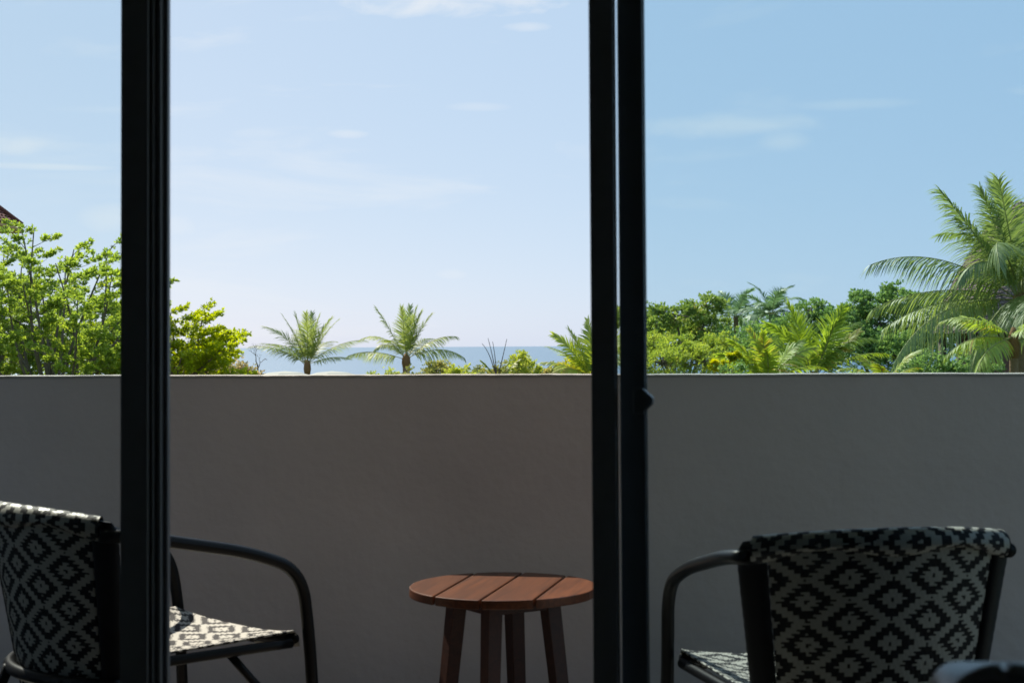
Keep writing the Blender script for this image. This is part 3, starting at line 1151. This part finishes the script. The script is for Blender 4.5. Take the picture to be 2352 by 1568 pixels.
def palm(name, label, crown, fronds, seed, material, L_=2.4, trunk_r=0.12, group=None, trunk_mat=None, wd=0.045, n=48, leaflet=0.29, fibre=True, lean=(0.0, 0.0), nuts=0, spears=(), twist=1.4):
    """crown = world point where the leaves spring; fronds = (azimuth from view-right, rise, bend, length factor[, droop, vee, tint])"""
    base = Vector((crown.x, crown.y, GZ))
    t = thing(name, label, 'palm tree', base, YAW, group)
    h = crown.z - GZ
    palm_trunk(t, h, trunk_r * 1.35, trunk_r, seed, trunk_mat or M['palmbark'], lean)
    if fibre:
        k = MB()
        k.tube([(0, 0, h - 0.42), (0, 0, h - 0.2), (0, 0, h + 0.05), (0, 0, h + 0.25)], [trunk_r * 1.02, trunk_r * 1.35, trunk_r * 1.2, trunk_r * 0.35], 11)
        k.build('crown_fibre', M['fibre'], t, smooth=True)
    g = np.random.default_rng(seed + 5)
    for i, fr in enumerate(fronds):
        az, e0, bend, lf = fr[:4]
        droop, vee, tint0 = (list(fr[4:]) + [0.5, 0.25, 0.35][len(fr) - 4:]) if len(fr) > 4 else (0.5, 0.25, 0.35)
        me = frond_mesh(L_ * lf, R(e0), R(bend), seed * 50 + i, material, leaflet=leaflet, n=n, droop=droop, vee=vee, wd=wd, sway=g.normal(0, 0.16), tint0=tint0, twist=(g.uniform(-twist, twist) if e0 > 50 else g.uniform(-.35, .35)))
        o = link('frond', me, t)
        o.location = (0.5 * trunk_r * math.cos(R(az)), 0.5 * trunk_r * math.sin(R(az)), h + g.uniform(-0.05, 0.08))
        o.rotation_euler = (g.normal(0, 0.12), 0, R(az))
    for i, (az, e0, ln) in enumerate(spears):
        k = MB()
        d = Vector((math.cos(R(az)) * math.cos(R(e0)), math.sin(R(az)) * math.cos(R(e0)), math.sin(R(e0))))
        k.tube([Vector((0, 0, h)) + d * ln * q for q in (0, 0.5, 1)], [0.03, 0.022, 0.004], 6)
        k.build('spear_leaf', M['rachis'], t)
    return t


def random_fronds(g, n, e_rng=(-5, 80), L=(0.8, 1.1), tint=0.35):
    out = []
    for i in range(n):
        az = i * 137.5 + g.uniform(-15, 15)
        q = (i + 0.5) / n
        e0 = e_rng[1] + (e_rng[0] - e_rng[1]) * q ** 0.9
        out.append((az, e0, 55 + 50 * q + g.uniform(-10, 10), g.uniform(*L), 0.45 + 0.5 * q, 0.3 - 0.35 * q, tint))
    return out


# ================================================================== palms by the shore
centre = [(270, 80, 16, 1.0, .45, .2, .42), (190, 82, 10, .98, .45, .2, .4), (350, 82, 12, .95, .45, .2, .45), (90, 80, 20, 1.0, .4, .2, .5), (186, 71, 16, 1.0, .5, .2, .35), (352, 70, 18, .97, .5, .2, .4)]
palm('coconut_palm', 'young coconut palm with upright leaf clump, seen over the parasol tops', at(706, 838, 70),
     centre + [(25, 66, 26, 1.0, .5, .2, .4), (182, 62, 52, 1.08, .55, .2, .25), (205, 46, 52, 1.0, .7, .1, .2), (176, 34, 42, 1.12, .9, .0, .35), (6, 38, 40, 1.16, .9, .0, .3),
               (345, 20, 34, .84, .8, .0, .45), (120, 55, 50, 1.0, .6, .1, .3), (60, 52, 60, .95, .6, .1, .3), (150, 44, 50, .95, .7, .1, .25)],
     3, M['lf_palm'], L_=2.40, trunk_r=0.125, group='coconut palms by the shore', wd=0.036, leaflet=0.27, twist=0.5)
palm('coconut_palm', 'young coconut palm with bare brown trunk top and long hanging side leaves', at(933, 824, 70),
     [(275, 83, 12, .97, .35, .3, .35), (315, 78, 14, .98, .35, .3, .3), (340, 74, 16, .96, .4, .3, .45), (85, 80, 14, 1.0, .35, .3, .3), (8, 70, 18, .96, .5, .2, .4),
      (176, 62, 8, 1.12, .6, .1, .3), (190, 56, 88, 1.0, .8, .0, .6), (220, 50, 100, .85, .9, .0, .7), (178, 20, 42, 1.12, 1.5, -.3, .4), (2, 46, 56, 1.06, 1.3, -.2, .45), (352, 24, 66, 1.15, 1.6, -.3, .25),
      (60, 50, 60, .9, .7, .1, .3), (130, 52, 70, .85, .8, .1, .55)],
     4, M['lf_palm'], L_=2.38, trunk_r=0.15, group='coconut palms by the shore', wd=0.036, leaflet=0.27, twist=0.5)

# big palm in front of the shingled cone roof
palm('coconut_palm', 'large coconut palm with sweeping leaves standing before the conical shingled roof', at(2346, 686, 36),
     [(196, 57, 10, .92, 1.1, -.1, .25), (160, 68, 34, .80, 1.2, -.1, .5), (192, 76, 10, .80, .9, .0, .3), (270, 86, 12, .82, .8, .0, .4), (335, 82, 14, .82, .7, .1, .35), (20, 76, 16, .85, .4, .2, .3), (350, 85, 14, .84, .4, .2, .35), (100, 80, 14, .82, .4, .2, .3),
      (181, 37, 62, 1.08, 1.7, -.3, .22), (188, 4, 40, 1.00, 1.7, -.5, .5), (206, 2, 62, 1.22, 1.7, -.5, .55), (168, 12, 42, .98, 1.6, -.5, .5), (228, -14, 50, .95, 1.5, -.4, .5),
      (242, 60, 128, .95, 1.5, -.3, .3), (276, 58, 130, .95, 1.4, -.3, .3), (215, 52, 118, .78, 1.4, -.3, .32), (305, 55, 120, .95, 1.4, -.3, .3), (335, 40, 90, 1.1, 1.3, -.3, .3), (10, 45, 80, 1.1, 1.2, -.2, .3), (40, 55, 80, 1.0, 1.0, -.1, .3),
      (75, 60, 80, 1.0, .9, 0, .3), (120, 60, 70, .9, .9, 0, .3), (350, 8, 60, 1.1, 1.5, -.4, .5), (255, 10, 75, .9, 1.6, -.4, .45)],
     7, M['lf_palm'], L_=3.42, trunk_r=0.16, wd=0.028, n=80, leaflet=0.29, group='garden palms', twist=0.5)
palm('areca_palm', 'yellow-stemmed palm growing beside the conical roof, leaning over the parapet line', at(2328, 778, 33),
     [(196, 30, 42, .8, .9, -.1, .75), (222, -8, 46, 1.05, 1.3, -.3, .8), (200, 10, 60, 1.0, 1.2, -.3, .7), (20, 40, 60, 1.0, .8, 0, .7), (150, 35, 60, .9, .9, 0, .7), (280, 25, 80, .8, 1.0, -.1, .75), (320, 20, 70, 1.0, .9, 0, .7), (350, 60, 50, 1.0, .7, .1, .65)],
     8, M['lf_palm_yel'], L_=1.75, trunk_r=0.09, wd=0.036, n=48, group='garden palms')
g = np.random.default_rng(21)
palm('areca_palm', 'tall yellow-green palm clump with upright leaves in the middle of the garden trees', at(1868, 872, 46),
     [(270, 84, 16, 1.0, .4, .3, .45), (200, 80, 20, 1.02, .4, .3, .6), (320, 76, 30, 1.0, .5, .2, .4), (20, 70, 60, 1.05, .8, .1, .3), (350, 62, 80, 1.0, 1.0, 0, .3), (160, 68, 45, .95, .6, .1, .5), (190, 56, 62, 1.05, .7, .1, .5),
      (176, 44, 60, 1.05, .8, .0, .5), (5, 52, 12, .82, .5, .1, .9), (240, 76, 40, .9, .6, .1, .5), (90, 78, 30, 1.0, .5, .2, .4), (12, 36, 50, 1.1, .9, 0, .6)],
     9, M['lf_palm_yel'], L_=2.25, trunk_r=0.1, wd=0.05, n=46, group='garden palms')
palm('areca_palm', 'low bright yellow palm growing in front of the feathery bush', at(1762, 884, 41),
     [(200, 80, 24, 1.0, .4, .2, .75), (270, 82, 20, .95, .4, .2, .8), (160, 66, 40, 1.0, .6, .1, .7), (185, 52, 50, 1.0, .7, .1, .6), (330, 66, 40, 1.0, .6, .1, .7), (20, 54, 50, 1.1, .7, 0, .7), (0, 40, 60, 1.1, .8, 0, .7), (240, 70, 50, .9, .7, .1, .75)],
     10, M['lf_palm_yel'], L_=1.5, trunk_r=0.08, wd=0.045, n=44, group='garden palms')
palm('areca_palm', 'low yellow-green palm growing at the foot of the large coconut palm', at(2035, 890, 31),
     [(150, 66, 40, 1.0, .7, .1, .8), (190, 40, 60, 1.1, .9, 0, .75), (20, 50, 60, 1.0, .8, 0, .8), (330, 60, 40, 1.0, .6, .1, .8), (0, 28, 50, 1.2, .9, 0, .75), (240, 66, 60, .8, .7, .1, .8)],
     11, M['lf_palm_yel'], L_=0.95, trunk_r=0.07, wd=0.034, n=44, group='garden palms')
palm('coconut_palm', 'grey-green palm rising beside the reddish almond tree', at(1690, 728, 88), random_fronds(g, 15, (0, 82), (.9, 1.1), .3),
     12, M['lf_palm_far'], L_=1.9, trunk_r=0.13, wd=0.06, n=34, group='far garden palms', fibre=False)
palm('coconut_palm', 'tallest grey-green palm behind the yellow-green palm clump', at(1772, 722, 84), random_fronds(g, 18, (-10, 82), (.9, 1.12), .3),
     13, M['lf_palm_far'], L_=2.05, trunk_r=0.14, wd=0.06, n=36, group='far garden palms', fibre=False)
palm('coconut_palm', 'grey-green palm with hanging leaves close beside the tallest far palm', at(1735, 745, 92), random_fronds(g, 14, (-15, 70), (.9, 1.1), .25),
     14, M['lf_palm_far'], L_=1.9, trunk_r=0.13, wd=0.06, n=34, group='far garden palms', fibre=False)
palm('areca_palm', 'bright green palm at the end of the shore hedge, partly behind the sliding door', at(1362, 872, 44),
     [(160, 72, 18, 1.0, .5, .2, .5), (185, 62, 30, 1.05, .5, .2, .45), (200, 50, 40, 1.0, .6, .1, .5), (175, 38, 45, .95, .7, 0, .65), (270, 80, 20, 1.0, .5, .2, .4), (320, 76, 25, 1.0, .5, .2, .4), (20, 66, 40, 1.0, .6, .1, .4), (100, 80, 20, 1.12, .4, .2, .4), (0, 46, 50, 1.0, .7, 0, .5), (210, 30, 50, .8, .8, 0, .8)],
     15, M['lf_palm_yel'], L_=1.62, trunk_r=0.09, wd=0.045, n=42, group='garden palms')
t = palm('stunted_palm', 'stunted palm with bare dry leaf stalks rising above the shore hedge', at(1142, 872, 52),
         [(176, 58, 20, .62, .6, .1, .35), (170, 30, 20, .75, .6, .1, .3), (8, 50, 14, .78, .6, .1, .7), (20, 62, 20, .5, .6, .1, .7)],
         16, M['lf_palm'], L_=1.25, trunk_r=0.1, wd=0.05, n=30, group='shore palms', fibre=False)
hh = at(1142, 872, 52).z - GZ
for az, e0, bend, ln in ((186, 74, 32, 1.32), (182, 79, 6, 1.42), (178, 85, 8, 1.28), (2, 76, -2, 1.40)):
    pts, p, e = [], Vector((0.0, 0.0, hh)), R(e0)
    for i in range(12):
        pts.append(p.copy())
        e_ = e - R(bend) * (i / 11) ** 3
        p = p + Vector((math.cos(R(az)) * math.cos(e_), math.sin(R(az)) * math.cos(e_), math.sin(e_))) * ln / 11
    MB().tube(pts, [0.024 - 0.0014 * i for i in range(12)], 6).build('bare_stalk', M['stalk'], t, smooth=True)
palm('areca_palm', 'small feathery palm with arching leaves below the tiered tree', at(14, 858, 29),
     [(30, 62, 80, 1.0, .9, 0, .6), (350, 52, 90, 1.1, 1.0, 0, .5), (10, 40, 80, 1.15, 1.1, -.1, .6), (60, 72, 60, 1.0, .7, .1, .5), (120, 70, 60, 1.0, .7, .1, .5), (180, 60, 70, 1.0, .8, 0, .5), (200, 40, 70, 1.0, .9, 0, .5), (270, 60, 90, .8, .9, 0, .6), (300, 40, 90, .9, 1.0, 0, .6), (90, 82, 30, 1.05, .5, .1, .5)],
     17, M['lf_palm_yel'], L_=1.12, trunk_r=0.07, wd=0.03, n=50, group='garden palms')

# ================================================================== broadleaf trees, near left
pt = at(118, 900, 25)
tiered_tree('tiered_tree', 'tall open tree with tiered green branches below the red tiled roof', ground_to(pt), at(100, 522, 25).z, 1.95, 31, M['lf_tier'], n_limbs=24, leaf=0.062, fork_z=at(0, 960, 25).z, tilt=(8, 56), group='tiered garden trees', dens=1.05, thin=0.62)
pt = at(-40, 900, 27)
tiered_tree('tiered_tree', 'open green tree beside the house wall, half hidden by the tallest tiered tree', ground_to(pt), at(0, 540, 27).z, 1.75, 32, M['lf_tier'], n_limbs=21, leaf=0.066, fork_z=at(0, 945, 27).z, tilt=(8, 54), group='tiered garden trees', thin=0.62)
pt = at(250, 905, 28)
tiered_tree('tiered_tree', 'smaller green tiered tree between the tall open tree and the bright one', ground_to(pt), at(0, 715, 28).z, 1.0, 33, M['lf_tier'], n_limbs=11, leaf=0.070, fork_z=at(0, 900, 28).z, tilt=(10, 60), group='tiered garden trees', thin=0.7)
pt = at(385, 935, 27)
tiered_tree('tiered_tree', 'bright yellow-green tiered tree reaching towards the sea', ground_to(pt), at(0, 728, 27).z, 1.38, 35, M['lf_bright'], n_limbs=22, leaf=0.062, fork_z=at(0, 915, 27).z, tilt=(22, 74), group='tiered garden trees', dens=1.2, thin=0.7, pad=1.2)

# ================================================================== bushes along the shore
pt = at(530, 870, 40)
blob_tree('flowering_bush', 'round bush of pale orange and pink blossom beside the bright tiered tree', ground_to(pt), [(at(532, 866, 40), .52, .5, .42), (at(495, 872, 40), .4, .4, .4), (at(570, 874, 40), .35, .4, .38)], 41, M['lf_flower'], leaf=0.075, wd=.7, per=700, cat='bush', trunk_r=.06)
hedge_labels = ['low shore bush in the gap between the two young coconut palms', 'low shore bush just seaward of the bare brown palm trunk', 'rounded shore bush under the hanging right-hand leaves of the bare-trunked palm',
                'yellowish shore bush between the bare-trunked palm and the stunted palm', 'shore bush crowded against the stunted palm on its palm-grove side', 'shore bush growing behind the dry stalks of the stunted palm',
                'highest lime green shore bush next to the stunted palm', 'low shore bush midway between the stunted palm and the bright green palm', 'shore bush with yellow tips before the bright green palm', 'broad shore bush at the foot of the bright green palm']
hedge = [(880, 872, 60, .5), (945, 868, 58, .42), (1010, 860, 60, .55), (1055, 866, 57, .5), (1110, 866, 58, .45), (1165, 862, 55, .55), (1205, 852, 56, .45), (1245, 866, 58, .5), (1290, 862, 54, .5), (1335, 858, 56, .6)]
for i, (px, py, d, r_) in enumerate(hedge):
    pt = at(px, py, d)
    bl = [(pt, r_, r_, r_ * .75), (pt + Vector((r_ * .7, .2, -.08)), r_ * .7, r_ * .7, r_ * .55), (pt + Vector((-r_ * .7, -.1, -.1)), r_ * .7, r_ * .7, r_ * .55), (pt + Vector((0, 0, -.7)), r_ * 1.1, r_, .6)]
    blob_tree('shore_bush', hedge_labels[i], ground_to(pt), bl, 50 + i, M['lf_hedge'] if i % 3 else M['lf_feather'], leaf=0.10, wd=.55, per=520, cat='bush', trunk_r=.06, group='shore hedge bushes')
for i, (px, py, d) in enumerate([(1000, 843, 60), (1190, 826, 54), (1318, 835, 50)]):
    pt = at(px, py + 22, d)
    lab = ['upright leafy shrub beside the bare brown palm trunk', 'taller yellow-green shrub beside the stunted palm', 'yellow-leaved shrub in front of the bright green palm'][i]
    blob_tree('leafy_shrub', lab, ground_to(pt), [(at(px, py + 6, d), .32, .3, .28), (pt, .42, .4, .4)], 70 + i, M['lf_hedge'] if i == 0 else M['lf_croton'] if i == 2 else M['lf_feather'], leaf=0.12, wd=.4, per=500, cat='shrub', trunk_r=.05)

# bare little tree
bp = at(592, 862, 42)
t = thing('bare_tree', 'small leafless tree with thin forked twigs beside the flowering bush', 'tree', ground_to(bp))
k = MB()
gb = np.random.default_rng(5)


def fork(p, d, ln, r_, lv):
    e = p + d * ln
    k.tube([p, (p + e) / 2 + Vector(gb.normal(0, .02, 3)), e], [r_, r_ * .85, r_ * .7], 5, cap=False)
    if lv:
        for s_ in (-1, 1):
            nd = (d + RGT * s_ * gb.uniform(.3, .75) + Vector(gb.normal(0, .2, 3))).normalized()
            fork(e, nd, ln * gb.uniform(.6, .85), r_ * .62, lv - 1)


h0 = at(592, 838, 42).z - GZ
k.tube([(0, 0, 0), (.05, 0, h0 / 2), (0, 0, h0)], [.05, .04, .022], 7)
fork(Vector((0, 0, h0)), Vector((-.25, 0, 1)).normalized(), .20, .017, 4)
fork(Vector((0, 0, h0 - .08)), Vector((.45, 0, 1)).normalized(), .16, .013, 3)
k.build('branches', M['bark'], t)

# ================================================================== trees on the right
pt = at(1580, 760, 76)
blob_tree('almond_tree', 'spreading tree with reddish and green leaves behind the feathery bush', ground_to(pt),
          [(at(1620, 705, 76), 1.0, 1.2, .55), (at(1550, 722, 75), 1.25, 1.2, .55), (at(1505, 742, 75), .9, 1.0, .55), (at(1450, 738, 76), 1.2, 1.2, .6), (at(1600, 755, 77), 1.6, 1.3, .8), (at(1520, 790, 78), 1.6, 1.4, .9), (at(1640, 800, 78), 1.5, 1.3, .9)],
          81, M['lf_almond'], leaf=0.17, wd=.62, per=560, trunk_r=.2, axis_up=.9, group='dense trees behind the garden')
pt = at(2030, 760, 62)
blob_tree('dense_tree', 'dense dark green tree with a knobbly crown beside the large coconut palm', ground_to(pt),
          [(at(2060, 690, 62), .75, .9, .5), (at(1985, 700, 62), .7, .9, .5), (at(2110, 705, 62), .8, .9, .5), (at(1930, 730, 61), .55, .8, .45), (at(2150, 690, 63), .6, .8, .4), (at(2020, 745, 62), 1.2, 1.0, .7), (at(2110, 770, 62), 1.1, 1.0, .8), (at(1960, 790, 61), 1.1, 1.0, .8), (at(2060, 820, 60), 1.3, 1.0, .8), (at(2170, 760, 63), 1.0, .9, .8)],
          82, M['lf_dark'], leaf=0.13, wd=.62, per=640, trunk_r=.2, group='dense trees behind the garden')
pt = at(1880, 770, 70)
blob_tree('dense_tree', 'dark green tree filling the gap behind the upright yellow-green palm', ground_to(pt),
          [(at(1862, 712, 70), .6, .8, .45), (at(1895, 735, 70), .7, .8, .55), (at(1830, 760, 71), 1.1, 1.0, .8), (at(1905, 790, 70), 1.0, 1.0, .9), (at(1760, 790, 72), 1.4, 1.0, .9), (at(1690, 800, 74), 1.2, 1.0, .9)],
          83, M['lf_dark'], leaf=0.13, wd=.62, per=600, trunk_r=.18, group='dense trees behind the garden')
pt = at(1570, 830, 46)
blob_tree('feathery_bush', 'wide feathery lime green bush behind the parapet next to the sliding doors', ground_to(pt),
          [(at(1560, 800, 46), .75, .7, .36), (at(1640, 792, 46), .55, .7, .30), (at(1500, 790, 47), .5, .6, .34), (at(1520, 835, 45), .8, .7, .4), (at(1620, 830, 45), .8, .7, .42), (at(1450, 800, 47), .6, .6, .5), (at(1690, 835, 46), .5, .6, .35)],
          84, M['lf_feather'], leaf=0.075, wd=.42, per=520, k=6, cat='bush', trunk_r=.1, axis_up=.7)
pt = at(1672, 850, 40)
blob_tree('croton_shrub', 'small croton shrub with bright yellow leaf tips below the feathery bush', ground_to(pt),
          [(at(1655, 842, 40), .17, .2, .13), (at(1676, 822, 40), .10, .12, .08), (at(1690, 818, 40), .09, .12, .07), (at(1640, 838, 40), .10, .12, .08)],
          85, M['lf_croton'], leaf=0.085, wd=.45, per=420, cat='shrub', trunk_r=.03)
pt = at(1684, 858, 39)
blob_tree('glossy_shrub', 'dark glossy shrub beneath the bright yellow croton tips', ground_to(pt), [(at(1682, 848, 39.5), .26, .25, .20), (at(1690, 880, 39), .4, .3, .4)],
          86, M['lf_dark'], leaf=0.075, wd=.5, per=420, cat='shrub', trunk_r=.04)

pt = at(2180, 850, 40)
blob_tree('garden_bush', 'broad green bush growing under the large coconut palm before the conical roof', ground_to(pt),
          [(at(2110, 838, 40), .6, .6, .35), (at(2190, 842, 40), .6, .6, .36), (at(2262, 846, 40), .5, .5, .34), (at(2150, 875, 40), .9, .7, .5), (at(2250, 885, 40), .9, .7, .5)],
          87, M['lf_dark'], leaf=0.10, wd=.5, per=420, cat='bush', trunk_r=.06)

# ================================================================== conical shingled roof behind the big palm
ct = at(2345, 462, 45)
eave_z = -1.6
t = thing('cone_roof_pavilion', 'tall conical pavilion roof of weathered brown shingles behind the large coconut palm', 'building', (ct.x, ct.y, GZ))
sc_ = 45 / 3593.0
prof = [(0, 0.02), (14, 22), (32, 48), (68, 82), (160, 139), (233, 176), (300, 200)]
prof = [(a * sc_, c * sc_) for a, c in prof]
zt_ = ct.z - GZ


def prof_r(dz):
    for (a, ra), (c, rc) in zip(prof, prof[1:]):
        if dz <= c:
            return ra + (rc - ra) * (dz - a) / (c - a)
    return prof[-1][1]


gs = np.random.default_rng(8)
tot = prof[-1][0]
nrow = 84
core = MB()
nn = 28
for (a, ra), (c, rc) in zip(prof, prof[1:]):
    vs = [((ra - .03) * math.cos(q), (ra - .03) * math.sin(q), zt_ - a) for q in np.linspace(0, 2 * math.pi, nn, endpoint=False)] + [((rc - .03) * math.cos(q), (rc - .03) * math.sin(q), zt_ - c) for q in np.linspace(0, 2 * math.pi, nn, endpoint=False)]
    core.add(vs, [(i, i + nn, (i + 1) % nn + nn, (i + 1) % nn) for i in range(nn)])
roof = core.build('roof', M['shingle'], t, smooth=True)
sh = MB()
for rI in range(nrow):
    d0 = tot * rI / nrow
    d1 = d0 + tot / nrow * 1.5
    r0, r1 = prof_r(d0), prof_r(min(d1, tot))
    m_ = max(6, int(2 * math.pi * r1 / 0.11))
    for q in range(m_):
        a0 = 2 * math.pi * (q + .5 * (rI % 2)) / m_
        w = 2 * math.pi / m_ * gs.uniform(.42, .5)
        dd = d1 + gs.uniform(-.03, .03)
        lift = 0.035 + gs.uniform(0, .02)
        vs = []
        for aa in (a0 - w, a0 + w):
            vs.append((r0 * math.cos(aa), r0 * math.sin(aa), zt_ - d0))
        for aa in (a0 + w, a0 - w):
            vs.append(((r1 + lift) * math.cos(aa), (r1 + lift) * math.sin(aa), zt_ - dd))
        for aa in (a0 - w, a0 + w):
            vs.append(((r1 + lift - .02) * math.cos(aa), (r1 + lift - .02) * math.sin(aa), zt_ - dd))
        sh.add(vs, [(3, 2, 1, 0), (2, 3, 4, 5)])
tag(sh.build('shingles', M['shingle'], roof), kind='stuff')
drum = MB().tube([(0, 0, 0), (0, 0, zt_ - tot + .25)], prof[-1][1] - .75, 40)
drum.build('drum_wall', M['brick'], t, smooth=True)
for q in range(8):
    a0 = 2 * math.pi * q / 8
    rr = prof[-1][1] - .25
    MB().tube([(rr * math.cos(a0), rr * math.sin(a0), 0), (rr * math.cos(a0), rr * math.sin(a0), zt_ - tot + .3)], .11, 10).build('post', M['bark'], t, smooth=True)

# ================================================================== red roofed house behind the tiered trees
rx = at(-225, 318, 42)
half = 2.45
hz = rx.z - GZ
ez = at(45, 522, 44.45).z - GZ
t = thing('tiled_roof_house', 'house with a dark red tiled roof rising behind the tall open tree', 'house', (rx.x, rx.y, GZ), YAW)
MB().box((-half + .5, -half + .5, 0), (half - .5, half - .5, ez + .1)).build('wall', M['housewall'], t)
rf = MB().add([(-half, -half, ez), (half, -half, ez), (half, half, ez), (-half, half, ez), (0, 0, hz), (-half, -half, ez - .12), (half, -half, ez - .12), (half, half, ez - .12), (-half, half, ez - .12)],
              [(0, 1, 4), (1, 2, 4), (2, 3, 4), (3, 0, 4), (5, 6, 1, 0), (6, 7, 2, 1), (7, 8, 3, 2), (8, 5, 0, 3), (8, 7, 6, 5)]).build('roof', M['rooftile'], t)
tl = MB()
slope = math.hypot(half, hz - ez)
for face in range(4):
    rot = Matrix.Rotation(face * math.pi / 2, 3, 'Z')
    nr = 22
    for j in range(nr):
        f0, f1 = j / nr, (j + 1.15) / nr
        wid0 = half * (1 - f0)
        m_ = max(1, int(wid0 * 2 / .30))
        for i in range(m_):
            x = -wid0 + (i + .5) * 2 * wid0 / m_
            w = wid0 / m_ * .92
            if abs(x) + w > half * (1 - min(1, f1)) + .16:
                continue
            y0, z0 = -half * (1 - f0), ez + (hz - ez) * f0
            y1, z1 = -half * (1 - f1), ez + (hz - ez) * f1
            ps = [rot @ Vector(p) for p in ((x - w, y0, z0 + .05), (x, y0, z0 + .09), (x + w, y0, z0 + .05), (x + w, y1, z1 + .012), (x, y1, z1 + .05), (x - w, y1, z1 + .012))]
            tl.add(ps, [(0, 1, 4, 5), (1, 2, 3, 4)])
tag(tl.build('roof_tiles', M['rooftile'], rf), kind='stuff')
for face in range(4):
    rot = Matrix.Rotation(face * math.pi / 2, 3, 'Z')
    MB().tube([rot @ Vector((half, -half, ez + .06)), rot @ Vector((0, 0, hz + .08))], .10, 8).build('ridge_cap', M['rooftile'], rf, smooth=True)
    a, c = rot @ Vector((half + .02, -half, ez - .10)), rot @ Vector((-half, -half - .02, ez - .10))
    MB().tube([a, c], .08, 6).build('eave_trim', M['trim'], rf)
for sx in (-1.2, 1.2):
    w_ = MB().box((sx - .5, -half + .46, ez - 2.0), (sx + .5, -half + .49, ez - .8)).build('window', M['window'], t)

# ================================================================== parasols under the shore palm
for i, (px, d) in enumerate(((655, 36), (764, 38))):
    a = at(px, 852.0, d)
    t = thing('parasol', 'pale canvas parasol top just showing over the parapet under the palm', 'parasol', (a.x, a.y, GZ), 0, 'parasols under the shore palm')
    h = a.z - GZ
    k = MB()
    rads = [(0, 0), (.4, -.035), (.9, -.20), (1.4, -.46)]
    for s_ in range(8):
        a0, a1 = 2 * math.pi * s_ / 8, 2 * math.pi * (s_ + 1) / 8
        for (r0, z0), (r1, z1) in zip(rads, rads[1:]):
            k.add([(r0 * math.cos(a0), r0 * math.sin(a0), h + z0), (r1 * math.cos(a0), r1 * math.sin(a0), h + z1), (r1 * math.cos(a1), r1 * math.sin(a1), h + z1), (r0 * math.cos(a1), r0 * math.sin(a1), h + z0)], [(0, 1, 2, 3)])
    o = k.build('canopy', M['canvas'], t)
    md = o.modifiers.new('thickness', 'SOLIDIFY')
    md.thickness = .012
    MB().tube([(0, 0, 0), (0, 0, h - .02)], .03, 8).build('pole', M['pole'], t, smooth=True)
    for s_ in range(8):
        a0 = 2 * math.pi * s_ / 8
        MB().tube([(.05 * math.cos(a0), .05 * math.sin(a0), h - .04), (.9 * math.cos(a0), .9 * math.sin(a0), h - .23), (1.38 * math.cos(a0), 1.38 * math.sin(a0), h - .48)], .012, 5).build('rib', M['pole'], o)

# ================================================================== undergrowth that covers the garden floor, below the parapet's sight line
gu = np.random.default_rng(77)
nu = 1500
ux, uy = gu.uniform(-48, 48, nu), gu.uniform(11, 125, nu)
hu = gu.uniform(0.8, 2.6, nu)
ru = gu.uniform(0.7, 1.6, nu)
kk = 26
dirs = unit(gu.normal(size=(nu * kk, 3)))
dirs[:, 2] = np.abs(dirs[:, 2])
cu = np.stack([np.repeat(ux, kk), np.repeat(uy, kk), np.full(nu * kk, GZ)], 1) + dirs * np.stack([np.repeat(ru, kk), np.repeat(ru, kk), np.repeat(hu, kk)], 1) * gu.uniform(0.7, 1.0, (nu * kk, 1))
tu = np.repeat(np.clip(gu.normal(0.4, 0.2, nu), 0, 1), kk)
Vu, Fu, tnu = rosettes(cu, unit(dirs + np.array([[0, 0, 0.5]])), 2, 0.55, 0.30, 0.8, gu, lambda p: tu)
tag(link('undergrowth', array_mesh('undergrowth', Vu, Fu, M['lf_dark'], tint=tnu)), 'dense low green undergrowth covering the garden below the balcony', 'undergrowth', kind='stuff')
